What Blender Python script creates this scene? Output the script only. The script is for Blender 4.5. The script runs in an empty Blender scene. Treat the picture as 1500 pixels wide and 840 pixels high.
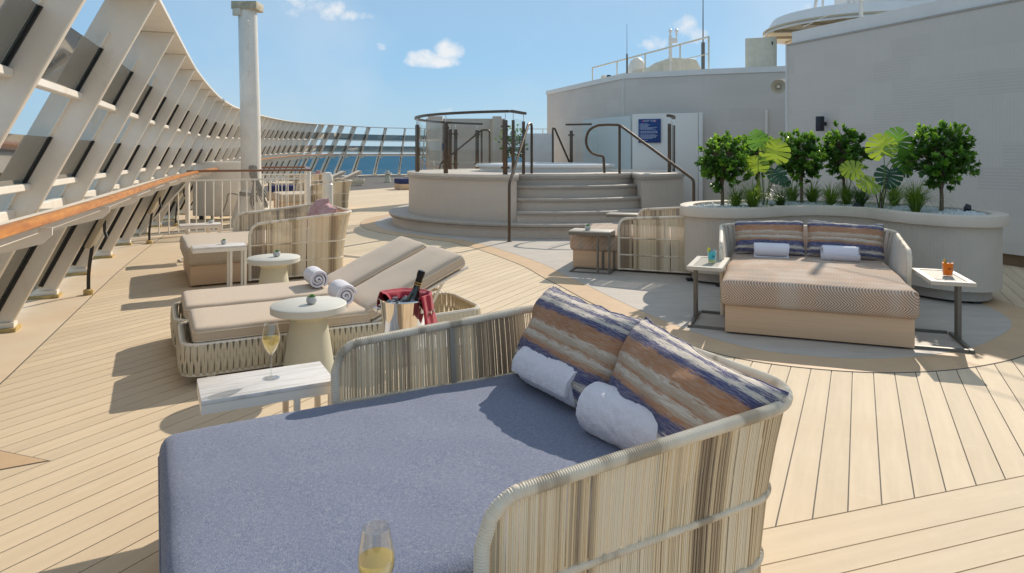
import bpy, bmesh, math, random
from mathutils import Vector, Matrix, Euler, noise as mnoise
R = math.radians
random.seed(7)
SC = bpy.context.scene
COL = SC.collection

# ------------------------------------------------------------------ camera
cam_d = bpy.data.cameras.new('camera')
cam = bpy.data.objects.new('camera', cam_d); COL.objects.link(cam)
cam.location = (0, 0, 1.4); cam.rotation_euler = (R(90), 0, 0)
cam_d.sensor_width = 36; cam_d.lens = 36 * 985 / 1500
cam_d.shift_y = -(420 - 226.5) / 1500
cam_d.clip_start = .05; cam_d.clip_end = 60000
SC.camera = cam
SC.render.resolution_x = 1024; SC.render.resolution_y = 573

# ------------------------------------------------------------------ light
SUN_AZ = math.atan2(.51, .86); SUN_EL = R(34)
SKY_STRENGTH = .121; SUN_STRENGTH = 3.1
SC.view_settings.view_transform = 'Standard'; SC.view_settings.look = 'None'
SC.view_settings.gamma = 1; SC.view_settings.exposure = .46
try: SC.view_settings.use_curve_mapping = False
except Exception: pass
SC.cycles.max_bounces = 10; SC.cycles.transparent_max_bounces = 24
SC.cycles.caustics_reflective = False; SC.cycles.caustics_refractive = False

W = bpy.data.worlds.new('World'); SC.world = W; W.use_nodes = True
nt = W.node_tree; nt.nodes.clear()
def N(t, typ, **kw):
    n = t.nodes.new(typ)
    for k, v in kw.items():
        if k.startswith('i_'):
            n.inputs[k[2:].replace('_', ' ')].default_value = v
        else: setattr(n, k, v)
    return n
out = N(nt, 'ShaderNodeOutputWorld'); bg = N(nt, 'ShaderNodeBackground')
bg.inputs['Strength'].default_value = SKY_STRENGTH
sky = N(nt, 'ShaderNodeTexSky', sky_type='NISHITA', sun_disc=False)
sky.sun_elevation = SUN_EL; sky.sun_rotation = SUN_AZ
sky.air_density = 1.0; sky.dust_density = .55; sky.ozone_density = 2.2; sky.altitude = 20
tc = N(nt, 'ShaderNodeTexCoord')
def math_n(t, op, a, b=None, c=None):
    m = t.nodes.new('ShaderNodeMath'); m.operation = op
    for i, v in enumerate((a, b, c)):
        if v is None: continue
        if isinstance(v, (int, float)): m.inputs[i].default_value = v
        else: t.links.new(v, m.inputs[i])
    return m.outputs[0]
def mix_rgb(t, fac, a, b, mode='MIX'):
    m = t.nodes.new('ShaderNodeMix'); m.data_type = 'RGBA'; m.blend_type = mode
    for sock, v in ((m.inputs[0], fac), (m.inputs[6], a), (m.inputs[7], b)):
        if isinstance(v, (int, float)): sock.default_value = v
        elif isinstance(v, tuple): sock.default_value = v if len(v) == 4 else (*v, 1)
        else: t.links.new(v, sock)
    return m.outputs[2]
# clouds: a few soft cumulus puffs standing at fixed directions, plus sparse ones all round
nz = N(nt, 'ShaderNodeTexNoise'); nz.inputs['Scale'].default_value = 26; nz.inputs['Detail'].default_value = 7; nz.inputs['Roughness'].default_value = .6
nt.links.new(tc.outputs['Generated'], nz.inputs['Vector'])
nz2 = N(nt, 'ShaderNodeTexNoise'); nz2.inputs['Scale'].default_value = 3.2; nz2.inputs['Detail'].default_value = 5
nt.links.new(tc.outputs['Generated'], nz2.inputs['Vector'])
sep = N(nt, 'ShaderNodeSeparateXYZ'); nt.links.new(tc.outputs['Generated'], sep.inputs[0])
az = math_n(nt, 'ARCTAN2', sep.outputs[0], sep.outputs[1])
el = math_n(nt, 'ARCSINE', sep.outputs[2])
def blob(a0, e0, wa, we, k):
    a = math_n(nt, 'DIVIDE', math_n(nt, 'SUBTRACT', az, a0), wa)
    e = math_n(nt, 'DIVIDE', math_n(nt, 'SUBTRACT', el, e0), we)
    r2 = math_n(nt, 'ADD', math_n(nt, 'MULTIPLY', a, a), math_n(nt, 'MULTIPLY', e, e))
    return math_n(nt, 'MULTIPLY', math_n(nt, 'MAXIMUM', math_n(nt, 'SUBTRACT', 1, r2), 0), k)
tot = None
for (px, py, w_, h_, k) in ((622, 86, 34, 14, 1.25), (657, 76, 26, 22, 1.25), (640, 90, 46, 11, 1.1), (605, 90, 20, 9, .9), (478, 12, 42, 20, .95), (520, 24, 38, 13, .8),
                            (420, 12, 50, 24, .55), (452, 0, 50, 22, .8), (1000, 40, 26, 20, .95), (965, 62, 46, 13, .75), (1020, 52, 22, 15, .8), (555, 68, 14, 9, .55),
                            (380, 105, 60, 10, .3), (690, 162, 60, 6, .35), (730, 158, 40, 7, .4), (1190, 10, 40, 14, .35), (520, 120, 50, 8, .25)):
    a0 = math.atan2(px - 750, 985); e0 = math.atan2((226.5 - py) * math.cos(a0), 985)
    b = blob(a0, e0, w_ / 985 * 1.0, h_ / 985 * 1.1, k)
    tot = b if tot is None else math_n(nt, 'MAXIMUM', tot, b)
dens = math_n(nt, 'ADD', tot, math_n(nt, 'MULTIPLY', math_n(nt, 'SUBTRACT', nz.outputs[0], .5), 2.8))
mask = math_n(nt, 'MULTIPLY', math_n(nt, 'GREATER_THAN', tot, .0), 1)
cr = N(nt, 'ShaderNodeMapRange'); cr.inputs['From Min'].default_value = .42; cr.inputs['From Max'].default_value = 1.25; cr.clamp = True
nt.links.new(dens, cr.inputs['Value'])
soft = N(nt, 'ShaderNodeMapRange'); soft.inputs['From Min'].default_value = 0; soft.inputs['From Max'].default_value = .3
nt.links.new(tot, soft.inputs['Value'])
wide = N(nt, 'ShaderNodeMapRange'); wide.inputs['From Min'].default_value = .5; wide.inputs['From Max'].default_value = .85; wide.inputs['To Max'].default_value = .40
nt.links.new(nz2.outputs[0], wide.inputs['Value'])
cl = math_n(nt, 'MAXIMUM', math_n(nt, 'MULTIPLY', math_n(nt, 'MULTIPLY', cr.outputs[0], soft.outputs[0]), .95), wide.outputs[0])
hs = N(nt, 'ShaderNodeHueSaturation'); hs.inputs['Saturation'].default_value = 1.0; hs.inputs['Value'].default_value = 1.0
nt.links.new(sky.outputs[0], hs.inputs['Color'])
gr = N(nt, 'ShaderNodeMapRange'); gr.inputs['From Min'].default_value = 0; gr.inputs['From Max'].default_value = 1; nt.links.new(math_n(nt, 'MAXIMUM', sep.outputs[2], 0), gr.inputs['Value'])
grad = ramp_w = nt.nodes.new('ShaderNodeValToRGB'); e_ = grad.color_ramp.elements
e_.new(.14); e_.new(.38)
for el_, (pos, c) in zip(e_, ((0, (.45, .62, .76)), (.14, (.345, .57, .80)), (.38, (.44, .54, .66)), (1, (.54, .58, .64)))): el_.position = pos; el_.color = (*c, 1)
nt.links.new(gr.outputs[0], grad.inputs[0])
base_sky = mix_rgb(nt, 1.0, grad.outputs[0], (5.6, 5.6, 5.6), 'MULTIPLY')
hazy = mix_rgb(nt, 1.0, mix_rgb(nt, .88, hs.outputs[0], base_sky), (.90, .985, 1.03), 'MULTIPLY')
colr = mix_rgb(nt, cl, hazy, (5.2, 5.35, 5.5))
nt.links.new(colr, bg.inputs['Color']); nt.links.new(bg.outputs[0], out.inputs[0])

sl = bpy.data.lights.new('sun', 'SUN'); sl.energy = SUN_STRENGTH; sl.angle = R(.5); sl.color = (1, .89, .75)
so = bpy.data.objects.new('sun', sl); COL.objects.link(so)
sdir = Vector((math.sin(SUN_AZ) * math.cos(SUN_EL), math.cos(SUN_AZ) * math.cos(SUN_EL), math.sin(SUN_EL)))
so.rotation_euler = sdir.to_track_quat('Z', 'Y').to_euler(); so.location = (10, 20, 20)

# ------------------------------------------------------------------ materials
MATS = {}
def mat(name, col, rough=.6, metal=0, var=0, vscale=8, vstretch=(1, 1, 1), bump=0, bscale=200, bstretch=(1, 1, 1), spec=.5,
        obj_var=0, col2=None, coat=0, sheen=0, trans=0, ior=1.45, alpha=None):
    if name in MATS: return MATS[name]
    m = bpy.data.materials.new(name); m.use_nodes = True; t = m.node_tree
    p = t.nodes['Principled BSDF']
    p.inputs['Roughness'].default_value = rough; p.inputs['Metallic'].default_value = metal
    p.inputs['Specular IOR Level'].default_value = spec; p.inputs['IOR'].default_value = ior
    if coat: p.inputs['Coat Weight'].default_value = coat; p.inputs['Coat Roughness'].default_value = .08
    if sheen: p.inputs['Sheen Weight'].default_value = sheen
    if trans: p.inputs['Transmission Weight'].default_value = trans
    base = (*col, 1); src = None
    if var or bump: tcn = t.nodes.new('ShaderNodeTexCoord')
    if var or col2:
        mp = N(t, 'ShaderNodeMapping'); mp.inputs['Scale'].default_value = vstretch
        t.links.new(tcn.outputs['Object'], mp.inputs[0])
        n1 = N(t, 'ShaderNodeTexNoise'); n1.inputs['Scale'].default_value = vscale; n1.inputs['Detail'].default_value = 6; n1.inputs['Roughness'].default_value = .62
        t.links.new(mp.outputs[0], n1.inputs['Vector'])
        mr = N(t, 'ShaderNodeMapRange'); mr.inputs['From Min'].default_value = .32; mr.inputs['From Max'].default_value = .68
        t.links.new(n1.outputs[0], mr.inputs[0])
        c2 = col2 if col2 else tuple(max(0, c * (1 - var)) for c in col)
        c1 = col if col2 else tuple(min(1, c * (1 + var * .6)) for c in col)
        src = mix_rgb(t, mr.outputs[0], c1, c2)
    if obj_var:
        oi = t.nodes.new('ShaderNodeObjectInfo')
        f = math_n(t, 'ADD', math_n(t, 'MULTIPLY', oi.outputs['Random'], 2 * obj_var), 1 - obj_var)
        cmb = t.nodes.new('ShaderNodeCombineColor')
        for i in range(3): t.links.new(f, cmb.inputs[i])
        src = mix_rgb(t, 1.0, src if src else base, cmb.outputs[0], 'MULTIPLY')
    if src: t.links.new(src, p.inputs['Base Color'])
    else: p.inputs['Base Color'].default_value = base
    if bump:
        mp2 = N(t, 'ShaderNodeMapping'); mp2.inputs['Scale'].default_value = bstretch
        t.links.new(tcn.outputs['Object'], mp2.inputs[0])
        n2 = N(t, 'ShaderNodeTexNoise'); n2.inputs['Scale'].default_value = bscale; n2.inputs['Detail'].default_value = 4
        t.links.new(mp2.outputs[0], n2.inputs['Vector'])
        bp = N(t, 'ShaderNodeBump'); bp.inputs['Strength'].default_value = bump; bp.inputs['Distance'].default_value = .004
        t.links.new(n2.outputs[0], bp.inputs['Height']); t.links.new(bp.outputs[0], p.inputs['Normal'])
    MATS[name] = m; return m

def ramp_node(t, fac, stops, interp='LINEAR'):
    r = t.nodes.new('ShaderNodeValToRGB'); r.color_ramp.interpolation = interp
    e = r.color_ramp.elements
    while len(e) < len(stops): e.new(.5)
    for el_, (pos, c) in zip(e, stops): el_.position = pos; el_.color = (*c, 1)
    t.links.new(fac, r.inputs[0]); return r.outputs[0]
def noise_node(t, vec, scale, detail=4, stretch=(1, 1, 1), rough=.5):
    mp = N(t, 'ShaderNodeMapping'); mp.inputs['Scale'].default_value = stretch; t.links.new(vec, mp.inputs[0])
    n = N(t, 'ShaderNodeTexNoise'); n.inputs['Scale'].default_value = scale; n.inputs['Detail'].default_value = detail; n.inputs['Roughness'].default_value = rough
    t.links.new(mp.outputs[0], n.inputs['Vector']); return n.outputs[0]
def new_mat(name, rough=.8):
    m = bpy.data.materials.new(name); m.use_nodes = True; t = m.node_tree
    p = t.nodes['Principled BSDF']; p.inputs['Roughness'].default_value = rough
    tcn = t.nodes.new('ShaderNodeTexCoord'); MATS[name] = m
    return m, t, p, tcn.outputs['Object']
def add_bump(t, p, h, strength=.5, dist=.003):
    bp = N(t, 'ShaderNodeBump'); bp.inputs['Strength'].default_value = strength; bp.inputs['Distance'].default_value = dist
    t.links.new(h, bp.inputs['Height']); t.links.new(bp.outputs[0], p.inputs['Normal'])

M = {}
M['plank'] = mat('plank_teak', (.70, .57, .405), .75, var=.07, vscale=2.2, vstretch=(9, .8, 1), bump=.08, bscale=60, bstretch=(12, .5, 1), obj_var=.055, spec=.22)
pm = M['plank']; t = pm.node_tree; p = t.nodes['Principled BSDF']; ge = t.nodes.new('ShaderNodeNewGeometry')
nA = noise_node(t, ge.outputs['Position'], .9, 5, (1, 1, 1), .6); nB = noise_node(t, ge.outputs['Position'], 7, 4, (1, 1, 1), .7)
mrA = N(t, 'ShaderNodeMapRange'); mrA.inputs['From Min'].default_value = .5; mrA.inputs['From Max'].default_value = .75; t.links.new(nA, mrA.inputs[0])
mrB = N(t, 'ShaderNodeMapRange'); mrB.inputs['From Min'].default_value = .60; mrB.inputs['From Max'].default_value = .75; mrB.inputs['To Max'].default_value = .35; t.links.new(nB, mrB.inputs[0])
src_ = p.inputs['Base Color'].links[0].from_socket
c1_ = mix_rgb(t, math_n(t, 'MULTIPLY', mrA.outputs[0], .5), src_, (.62, .47, .31)); c1_ = mix_rgb(t, mrB.outputs[0], c1_, (.78, .66, .50))
t.links.new(c1_, p.inputs['Base Color'])
M['caulk'] = mat('caulk', (.12, .11, .10), .8)
M['tan_inlay'] = mat('tan_inlay', (.60, .425, .26), .65, var=.08, vscale=4, bump=.06, bscale=90)
M['grey_inlay'] = mat('grey_inlay', (.50, .455, .40), .65, var=.12, vscale=3, vstretch=(1, 2.5, 1), bump=.06, bscale=90)
M['margin'] = mat('deck_margin', (.76, .64, .48), .6, col2=(.70, .54, .37), var=.1, vscale=1.6, bump=.06, bscale=60)
M['white_paint'] = mat('white_paint', (.86, .80, .70), .38, var=.06, vscale=5, bump=.03, bscale=30, coat=.1)
M['frame_paint'] = mat('frame_paint', (.86, .79, .68), .42, var=.09, vscale=2.2, bump=.05, bscale=18)
M['cool_white'] = mat('cool_white', (.82, .79, .75), .45, var=.05, vscale=3)
for nm_ in ('white_paint', 'frame_paint'):
    t = M[nm_].node_tree; p = t.nodes['Principled BSDF']; tcx = t.nodes.new('ShaderNodeTexCoord')
    ns_ = noise_node(t, tcx.outputs['Object'], 4.5, 6, (1, 1, .45), .68); mr_ = N(t, 'ShaderNodeMapRange'); mr_.inputs['From Min'].default_value = .60; mr_.inputs['From Max'].default_value = .78; mr_.inputs['To Max'].default_value = .55
    t.links.new(ns_, mr_.inputs[0]); t.links.new(mix_rgb(t, mr_.outputs[0], p.inputs['Base Color'].links[0].from_socket, (.66, .50, .30)), p.inputs['Base Color'])
M['rust'] = mat('rusty_foot', (.55, .40, .16), .75, var=.35, vscale=14)
M['rubber'] = mat('rubber', (.022, .021, .02), .5)
M['varnish'] = mat('varnished_wood', (.80, .33, .06), .28, col2=(.45, .15, .03), var=.3, vscale=5, vstretch=(1, 1, 6), coat=.2)
M['dark_varnish'] = mat('dark_varnished_wood', (.27, .11, .045), .3, var=.3, vscale=20, vstretch=(1, 6, 6), coat=.5)
M['tan_panel'] = mat('tan_panel', (.44, .37, .26), .6, var=.06)
M['bronze'] = mat('bronze_metal', (.13, .095, .07), .38, metal=.75, var=.15, vscale=12)
M['dark_metal'] = mat('taupe_metal', (.17, .16, .14), .45, metal=.3, var=.08, vscale=20)
M['alu_table'] = mat('taupe_tabletop', (.54, .50, .43), .5, var=.05)
M['steel'] = mat('polished_steel', (.82, .80, .77), .07, metal=1)
M['chrome'] = mat('chrome', (.8, .8, .8), .15, metal=1)
M['plaster'] = mat('ribbed_plaster', (.63, .55, .46), .8, var=.06, vscale=3, bump=.2, bscale=60, bstretch=(6, 6, .2))
M['nosing'] = mat('nosing_stone', (.46, .41, .355), .6, var=.1, vscale=6, bump=.08)
M['acrylic'] = mat('white_acrylic', (.80, .80, .79), .15, coat=.4)
M['water'] = mat('tub_water', (.10, .35, .42), .05, spec=.6)
M['tile_back'] = mat('bulkhead_taupe', (.56, .49, .42), .8, var=.08, vscale=2, bump=.1, bscale=30)
M['navy'] = mat('navy_fabric', (.03, .04, .12), .9)
M['khaki'] = mat('khaki_fabric', (.56, .46, .34), .95, var=.08, vscale=60, bump=.25, bscale=700, sheen=.3)
M['cushion_piping'] = mat('cushion_piping', (.74, .64, .50), .9)
M['lounge_fabric'] = mat('oatmeal_fabric', (.60, .49, .375), .95, var=.09, vscale=90, bump=.3, bscale=700, sheen=.2)
M['pink'] = mat('pink_fabric', (.60, .37, .36), .95, var=.12, vscale=10, vstretch=(1, 8, 1), bump=.2, bscale=300)
M['laminate'] = mat('tan_laminate', (.68, .47, .30), .6, var=.07, vscale=4, vstretch=(.3, .3, 14), bump=.08, bscale=40, bstretch=(.3, .3, 6))
M['strap'] = mat('woven_strap', (.68, .60, .45), .7, var=.08, vscale=60, bump=.35, bscale=260, bstretch=(3, 3, 1))
M['pale_strap'] = mat('pale_strap', (.70, .645, .56), .75, var=.06, vscale=40, bump=.2, bscale=300)
M['sage'] = mat('sage_concrete', (.60, .57, .44), .72, var=.05, vscale=8, bump=.08, bscale=160)
M['pot'] = mat('white_pot', (.55, .55, .54), .6, var=.15, vscale=60, bump=.1)
M['succulent'] = mat('succulent_green', (.10, .33, .06), .5, var=.3, vscale=60)
M['red_cloth'] = mat('red_napkin', (.43, .012, .035), .85, var=.15, vscale=12, bump=.15, bscale=300, sheen=.3)
M['bottle'] = mat('bottle_glass', (.012, .02, .012), .06, spec=.8, coat=.5)
M['foil'] = mat('black_foil', (.012, .012, .014), .3, metal=.3)
M['gold'] = mat('gold_foil', (.6, .42, .15), .3, metal=.9)
M['ice'] = mat('ice', (.85, .9, .95), .05, trans=.8, ior=1.31)
M['rope'] = mat('grey_rope', (.42, .39, .34), .9, var=.3, vscale=80, bump=.6, bscale=300)
M['sign_blue'] = mat('sign_blue', (.012, .05, .20), .4)
M['sign_white'] = mat('sign_print_white', (.62, .68, .8), .5)
M['sign_red'] = mat('sign_print_red', (.5, .12, .2), .5)
M['black'] = mat('black_plastic', (.02, .022, .03), .45)
M['horn'] = mat('horn_grey', (.42, .41, .33), .5)
M['gravel'] = mat('white_pebble', (.66, .69, .68), .55, obj_var=.1, var=.15, vscale=25)
M['soil'] = mat('soil', (.06, .045, .035), .95, var=.3, vscale=30)
M['bark'] = mat('bark', (.22, .15, .10), .85, var=.35, vscale=30, vstretch=(1, 1, .3), bump=.5, bscale=90)
M['stem'] = mat('dark_stem', (.09, .07, .04), .7, var=.2, vscale=30)
M['green_stem'] = mat('green_stem', (.13, .22, .04), .6)
M['baseboard'] = mat('brown_skirting', (.21, .135, .075), .6, var=.15, vscale=4)
M['cloth_white'] = None

def leafmat(name, col, tcol, rough=.35, var=.3, vscale=7):
    m, t, p, v = new_mat(name, rough)
    n = noise_node(t, v, vscale, 3)
    c = mix_rgb(t, n, col, tuple(x * (1 - var) for x in col))
    t.links.new(c, p.inputs['Base Color']); p.inputs['Specular IOR Level'].default_value = .55
    tr = t.nodes.new('ShaderNodeBsdfTranslucent'); tr.inputs[0].default_value = (*tcol, 1)
    mx = t.nodes.new('ShaderNodeMixShader'); mx.inputs[0].default_value = .38
    o = t.nodes['Material Output']
    t.links.new(p.outputs[0], mx.inputs[1]); t.links.new(tr.outputs[0], mx.inputs[2]); t.links.new(mx.outputs[0], o.inputs[0])
    M[name] = m; return m
leafmat('leaf_dark', (.06, .155, .03), (.20, .44, .04), .3, .5, 12)
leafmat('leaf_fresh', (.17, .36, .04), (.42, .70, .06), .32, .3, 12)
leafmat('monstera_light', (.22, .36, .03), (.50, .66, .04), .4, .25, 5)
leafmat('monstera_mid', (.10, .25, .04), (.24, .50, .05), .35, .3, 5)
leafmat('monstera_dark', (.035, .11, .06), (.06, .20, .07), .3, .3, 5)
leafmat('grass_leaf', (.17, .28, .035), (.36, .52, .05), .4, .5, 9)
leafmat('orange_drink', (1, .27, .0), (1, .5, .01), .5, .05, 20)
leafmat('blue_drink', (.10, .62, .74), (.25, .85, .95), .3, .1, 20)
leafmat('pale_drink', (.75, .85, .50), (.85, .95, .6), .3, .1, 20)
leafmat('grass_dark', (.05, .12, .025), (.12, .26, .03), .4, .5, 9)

def glass_mat(name, tint, refl=.12, rough=.0, gcol=(1, 1, 1), fk=.75):
    m = bpy.data.materials.new(name); m.use_nodes = True; t = m.node_tree; t.nodes.clear()
    o = t.nodes.new('ShaderNodeOutputMaterial'); tr = t.nodes.new('ShaderNodeBsdfTransparent'); tr.inputs[0].default_value = (*tint, 1)
    gl = t.nodes.new('ShaderNodeBsdfGlossy'); gl.inputs['Roughness'].default_value = rough; gl.inputs[0].default_value = (*gcol, 1)
    lw = t.nodes.new('ShaderNodeLayerWeight'); lw.inputs[0].default_value = .5
    f = math_n(t, 'MINIMUM', math_n(t, 'ADD', math_n(t, 'MULTIPLY', math_n(t, 'POWER', lw.outputs['Facing'], 3), fk), refl), 1)
    mx = t.nodes.new('ShaderNodeMixShader'); t.links.new(f, mx.inputs[0]); t.links.new(tr.outputs[0], mx.inputs[1]); t.links.new(gl.outputs[0], mx.inputs[2])
    t.links.new(mx.outputs[0], o.inputs[0]); M[name] = m; MATS[name] = m; return m
glass_mat('clear_glass', (.965, .98, .975), .015, fk=.30)
glass_mat('drink_glass', (.95, .96, .96), .075)
M['frosted_glass'] = mat('frosted_glass', (.70, .76, .75), .25, trans=.15)
glass_mat('tinted_glass', (.46, .53, .56), .30, .03, (.72, .70, .66))
def liquid(name, col):
    m = bpy.data.materials.new(name); m.use_nodes = True; t = m.node_tree; t.nodes.clear()
    o = t.nodes.new('ShaderNodeOutputMaterial'); tr = t.nodes.new('ShaderNodeBsdfTransparent'); tr.inputs[0].default_value = (*col, 1)
    df = t.nodes.new('ShaderNodeBsdfTranslucent'); df.inputs[0].default_value = (*[c ** .6 for c in col], 1)
    gl = t.nodes.new('ShaderNodeBsdfGlossy'); gl.inputs['Roughness'].default_value = .03
    m1 = t.nodes.new('ShaderNodeMixShader'); m1.inputs[0].default_value = .32
    m2 = t.nodes.new('ShaderNodeMixShader'); m2.inputs[0].default_value = .08
    t.links.new(tr.outputs[0], m1.inputs[1]); t.links.new(df.outputs[0], m1.inputs[2])
    t.links.new(m1.outputs[0], m2.inputs[1]); t.links.new(gl.outputs[0], m2.inputs[2]); t.links.new(m2.outputs[0], o.inputs[0])
    M[name] = m
glass_mat('cup_plastic', (.97, .98, .98), .01)
liquid('wine', (.96, .80, .30))
leafmat_later = 1
M['orange_slice'] = mat('orange_slice', (.9, .45, .03), .5)
M['yellow_slice'] = mat('lemon_slice', (.85, .75, .08), .5)

# terry towel
m, t, p, v = new_mat('terry_towel', .95)
p.inputs['Sheen Weight'].default_value = .5
n = noise_node(t, v, 260, 3); n2 = noise_node(t, v, 18, 3)
t.links.new(mix_rgb(t, n, (.93, .91, .96), (.86, .83, .92)), p.inputs['Base Color'])
add_bump(t, p, math_n(t, 'ADD', n, math_n(t, 'MULTIPLY', n2, .8)), .7, .008); M['towel'] = m

# blue melange mattress fabric
m, t, p, v = new_mat('blue_melange', .95)
a = noise_node(t, v, 85, 3, (1, 9, 2)); b = noise_node(t, v, 85, 3, (9, 1, 2)); c = noise_node(t, v, 600, 2); d = noise_node(t, v, 4, 3)
f = math_n(t, 'ADD', math_n(t, 'MULTIPLY', math_n(t, 'ADD', a, b), .4), math_n(t, 'MULTIPLY', c, .25))
cc = ramp_node(t, f, [(.38, (.07, .095, .18)), (.52, (.15, .18, .27)), (.66, (.35, .37, .40))])
cc = mix_rgb(t, math_n(t, 'MULTIPLY', d, .25), cc, (.16, .17, .28))
t.links.new(cc, p.inputs['Base Color']); add_bump(t, p, f, .35, .002); p.inputs['Sheen Weight'].default_value = .15; M['blue_fabric'] = m

# ikat striped pillow: bands across local y
m, t, p, v = new_mat('ikat_fabric', .95)
sp = t.nodes.new('ShaderNodeSeparateXYZ'); t.links.new(v, sp.inputs[0])
w1 = noise_node(t, v, 3, 4, (1, 12, 1)); w2 = noise_node(t, v, 34, 5, (.5, 10, .5), .75); w3 = noise_node(t, v, 300, 2, (1, 1, 1))
y = math_n(t, 'ADD', math_n(t, 'MULTIPLY', sp.outputs[1], 2.15), .5)
y = math_n(t, 'ADD', y, math_n(t, 'MULTIPLY', math_n(t, 'SUBTRACT', w2, .5), .17))
y = math_n(t, 'ADD', y, math_n(t, 'MULTIPLY', math_n(t, 'SUBTRACT', w1, .5), .05))
NV = (.055, .062, .17); OR = (.43, .195, .085); CR = (.68, .60, .50); TA = (.48, .36, .25)
cc = ramp_node(t, y, [(0, OR), (.05, TA), (.10, NV), (.14, CR), (.17, NV), (.24, CR), (.29, NV), (.40, OR), (.44, TA), (.47, CR), (.50, OR), (.53, TA), (.58, CR), (.60, OR), (.69, OR), (.71, OR), (.73, NV), (.79, CR), (.83, NV), (.86, CR), (.90, NV), (.94, CR)], 'CONSTANT')
st = noise_node(t, v, 60, 4, (.35, 14, .4), .7)
sr = N(t, 'ShaderNodeMapRange'); sr.inputs['From Min'].default_value = .50; sr.inputs['From Max'].default_value = .58; t.links.new(st, sr.inputs[0])
cc = mix_rgb(t, math_n(t, 'MULTIPLY', sr.outputs[0], .55), cc, (.56, .50, .43))
t.links.new(cc, p.inputs['Base Color']); add_bump(t, p, w3, .3, .002); M['ikat'] = m

# chevron weave
m, t, p, v = new_mat('chevron_fabric', .95)
sp = t.nodes.new('ShaderNodeSeparateXYZ'); t.links.new(v, sp.inputs[0])
tri = math_n(t, 'PINGPONG', math_n(t, 'SUBTRACT', sp.outputs[2], sp.outputs[0]), .10)
s = math_n(t, 'SUBTRACT', sp.outputs[2], sp.outputs[0])
ph = math_n(t, 'MULTIPLY', math_n(t, 'ADD', sp.outputs[1], tri), 2 * math.pi / .021)
wv = math_n(t, 'MULTIPLY', math_n(t, 'ADD', math_n(t, 'SINE', ph), 1), .5)
wv = math_n(t, 'POWER', wv, 2.0)
band = noise_node(t, v, 3.6, 1, (.5, 1, 0)); bandx = noise_node(t, v, 7, 1, (1, .02, .02))
bt = ramp_node(t, band, [(.36, (.17, .14, .12)), (.48, (.34, .17, .09)), (.6, (.44, .38, .33))])
dk = ramp_node(t, bandx, [(.40, (.44, .28, .18)), (.6, (.20, .15, .12))])
dark = mix_rgb(t, .5, bt, dk)
cc = mix_rgb(t, wv, dark, (.72, .61, .50))
t.links.new(cc, p.inputs['Base Color']); add_bump(t, p, wv, .4, .002); M['chevron'] = m

# cord (strands vary in tone along the frame)
def cordmat(name, tones):
    m, t, p, v = new_mat(name, .6)
    at_ = t.nodes.new('ShaderNodeAttribute'); at_.attribute_name = 'tone'; fine = noise_node(t, v, 260, 2, (1, 1, .25))
    f = math_n(t, 'ADD', at_.outputs['Fac'], math_n(t, 'MULTIPLY', math_n(t, 'SUBTRACT', fine, .5), .10))
    cc = ramp_node(t, f, [(.15, tones[0]), (.38, tones[1]), (.6, tones[2]), (.9, tones[3])])
    t.links.new(cc, p.inputs['Base Color']); M[name] = m
cordmat('cord', [(.30, .225, .15), (.52, .41, .27), (.78, .63, .41), (.84, .73, .55)])
# wrapped rail: coil relief
def wrapmat(name):
    m, t, p, v = new_mat(name, .6)
    big = noise_node(t, v, 9, 2, (1, 1, .3)); fine = noise_node(t, v, 160, 1)
    cc = ramp_node(t, big, [(.36, (.46, .38, .28)), (.44, (.74, .64, .50)), (.62, (.82, .73, .59))])
    t.links.new(cc, p.inputs['Base Color']); M[name] = m
wrapmat('wrap')

# marble-like ceramic top
m, t, p, v = new_mat('veined_top', .35)
n = noise_node(t, v, 6, 6, (.7, 6, 1), .65); n2 = noise_node(t, v, 30, 4, (.5, 8, 1))
cc = ramp_node(t, math_n(t, 'ADD', math_n(t, 'MULTIPLY', n, .7), math_n(t, 'MULTIPLY', n2, .3)), [(.4, (.60, .56, .52)), (.5, (.76, .73, .69)), (.62, (.82, .80, .77))])
t.links.new(cc, p.inputs['Base Color']); M['marble'] = m

# wall cladding: patches of embossed tile
m, t, p, v = new_mat('grey_cladding', .75)
tcg = t.nodes.new('ShaderNodeTexCoord')
uvn = tcg.outputs['UV']
br = t.nodes.new('ShaderNodeTexBrick'); br.inputs['Scale'].default_value = 1; br.inputs['Brick Width'].default_value = .62; br.inputs['Row Height'].default_value = .31
br.inputs['Mortar Size'].default_value = .004; br.inputs['Color1'].default_value = (0, 0, 0, 1); br.inputs['Color2'].default_value = (1, 1, 1, 1); br.inputs['Mortar'].default_value = (.5, .5, .5, 1)
t.links.new(uvn, br.inputs['Vector'])
su = t.nodes.new('ShaderNodeSeparateXYZ'); t.links.new(uvn, su.inputs[0])
wvx = math_n(t, 'SINE', math_n(t, 'MULTIPLY', su.outputs[0], 150)); wvy = math_n(t, 'SINE', math_n(t, 'MULTIPLY', su.outputs[1], 150))
bc = t.nodes.new('ShaderNodeSeparateColor'); t.links.new(br.outputs['Color'], bc.inputs[0])
sel = bc.outputs[0]
hgt = math_n(t, 'ADD', math_n(t, 'MULTIPLY', wvx, math_n(t, 'GREATER_THAN', sel, .55)), math_n(t, 'MULTIPLY', wvy, math_n(t, 'LESS_THAN', sel, .35)))
pn = noise_node(t, uvn, 1.1, 5); ps = noise_node(t, uvn, 8, 4, (6, .6, 1))
cc = mix_rgb(t, pn, (.69, .63, .565), (.58, .53, .48))
cc = mix_rgb(t, math_n(t, 'MULTIPLY', ps, .35), cc, (.72, .655, .595))
cc = mix_rgb(t, math_n(t, 'MULTIPLY', sel, .5), cc, (.74, .68, .61))
cc = mix_rgb(t, math_n(t, 'MULTIPLY', br.outputs['Fac'], .4), cc, (.70, .64, .58))
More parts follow.
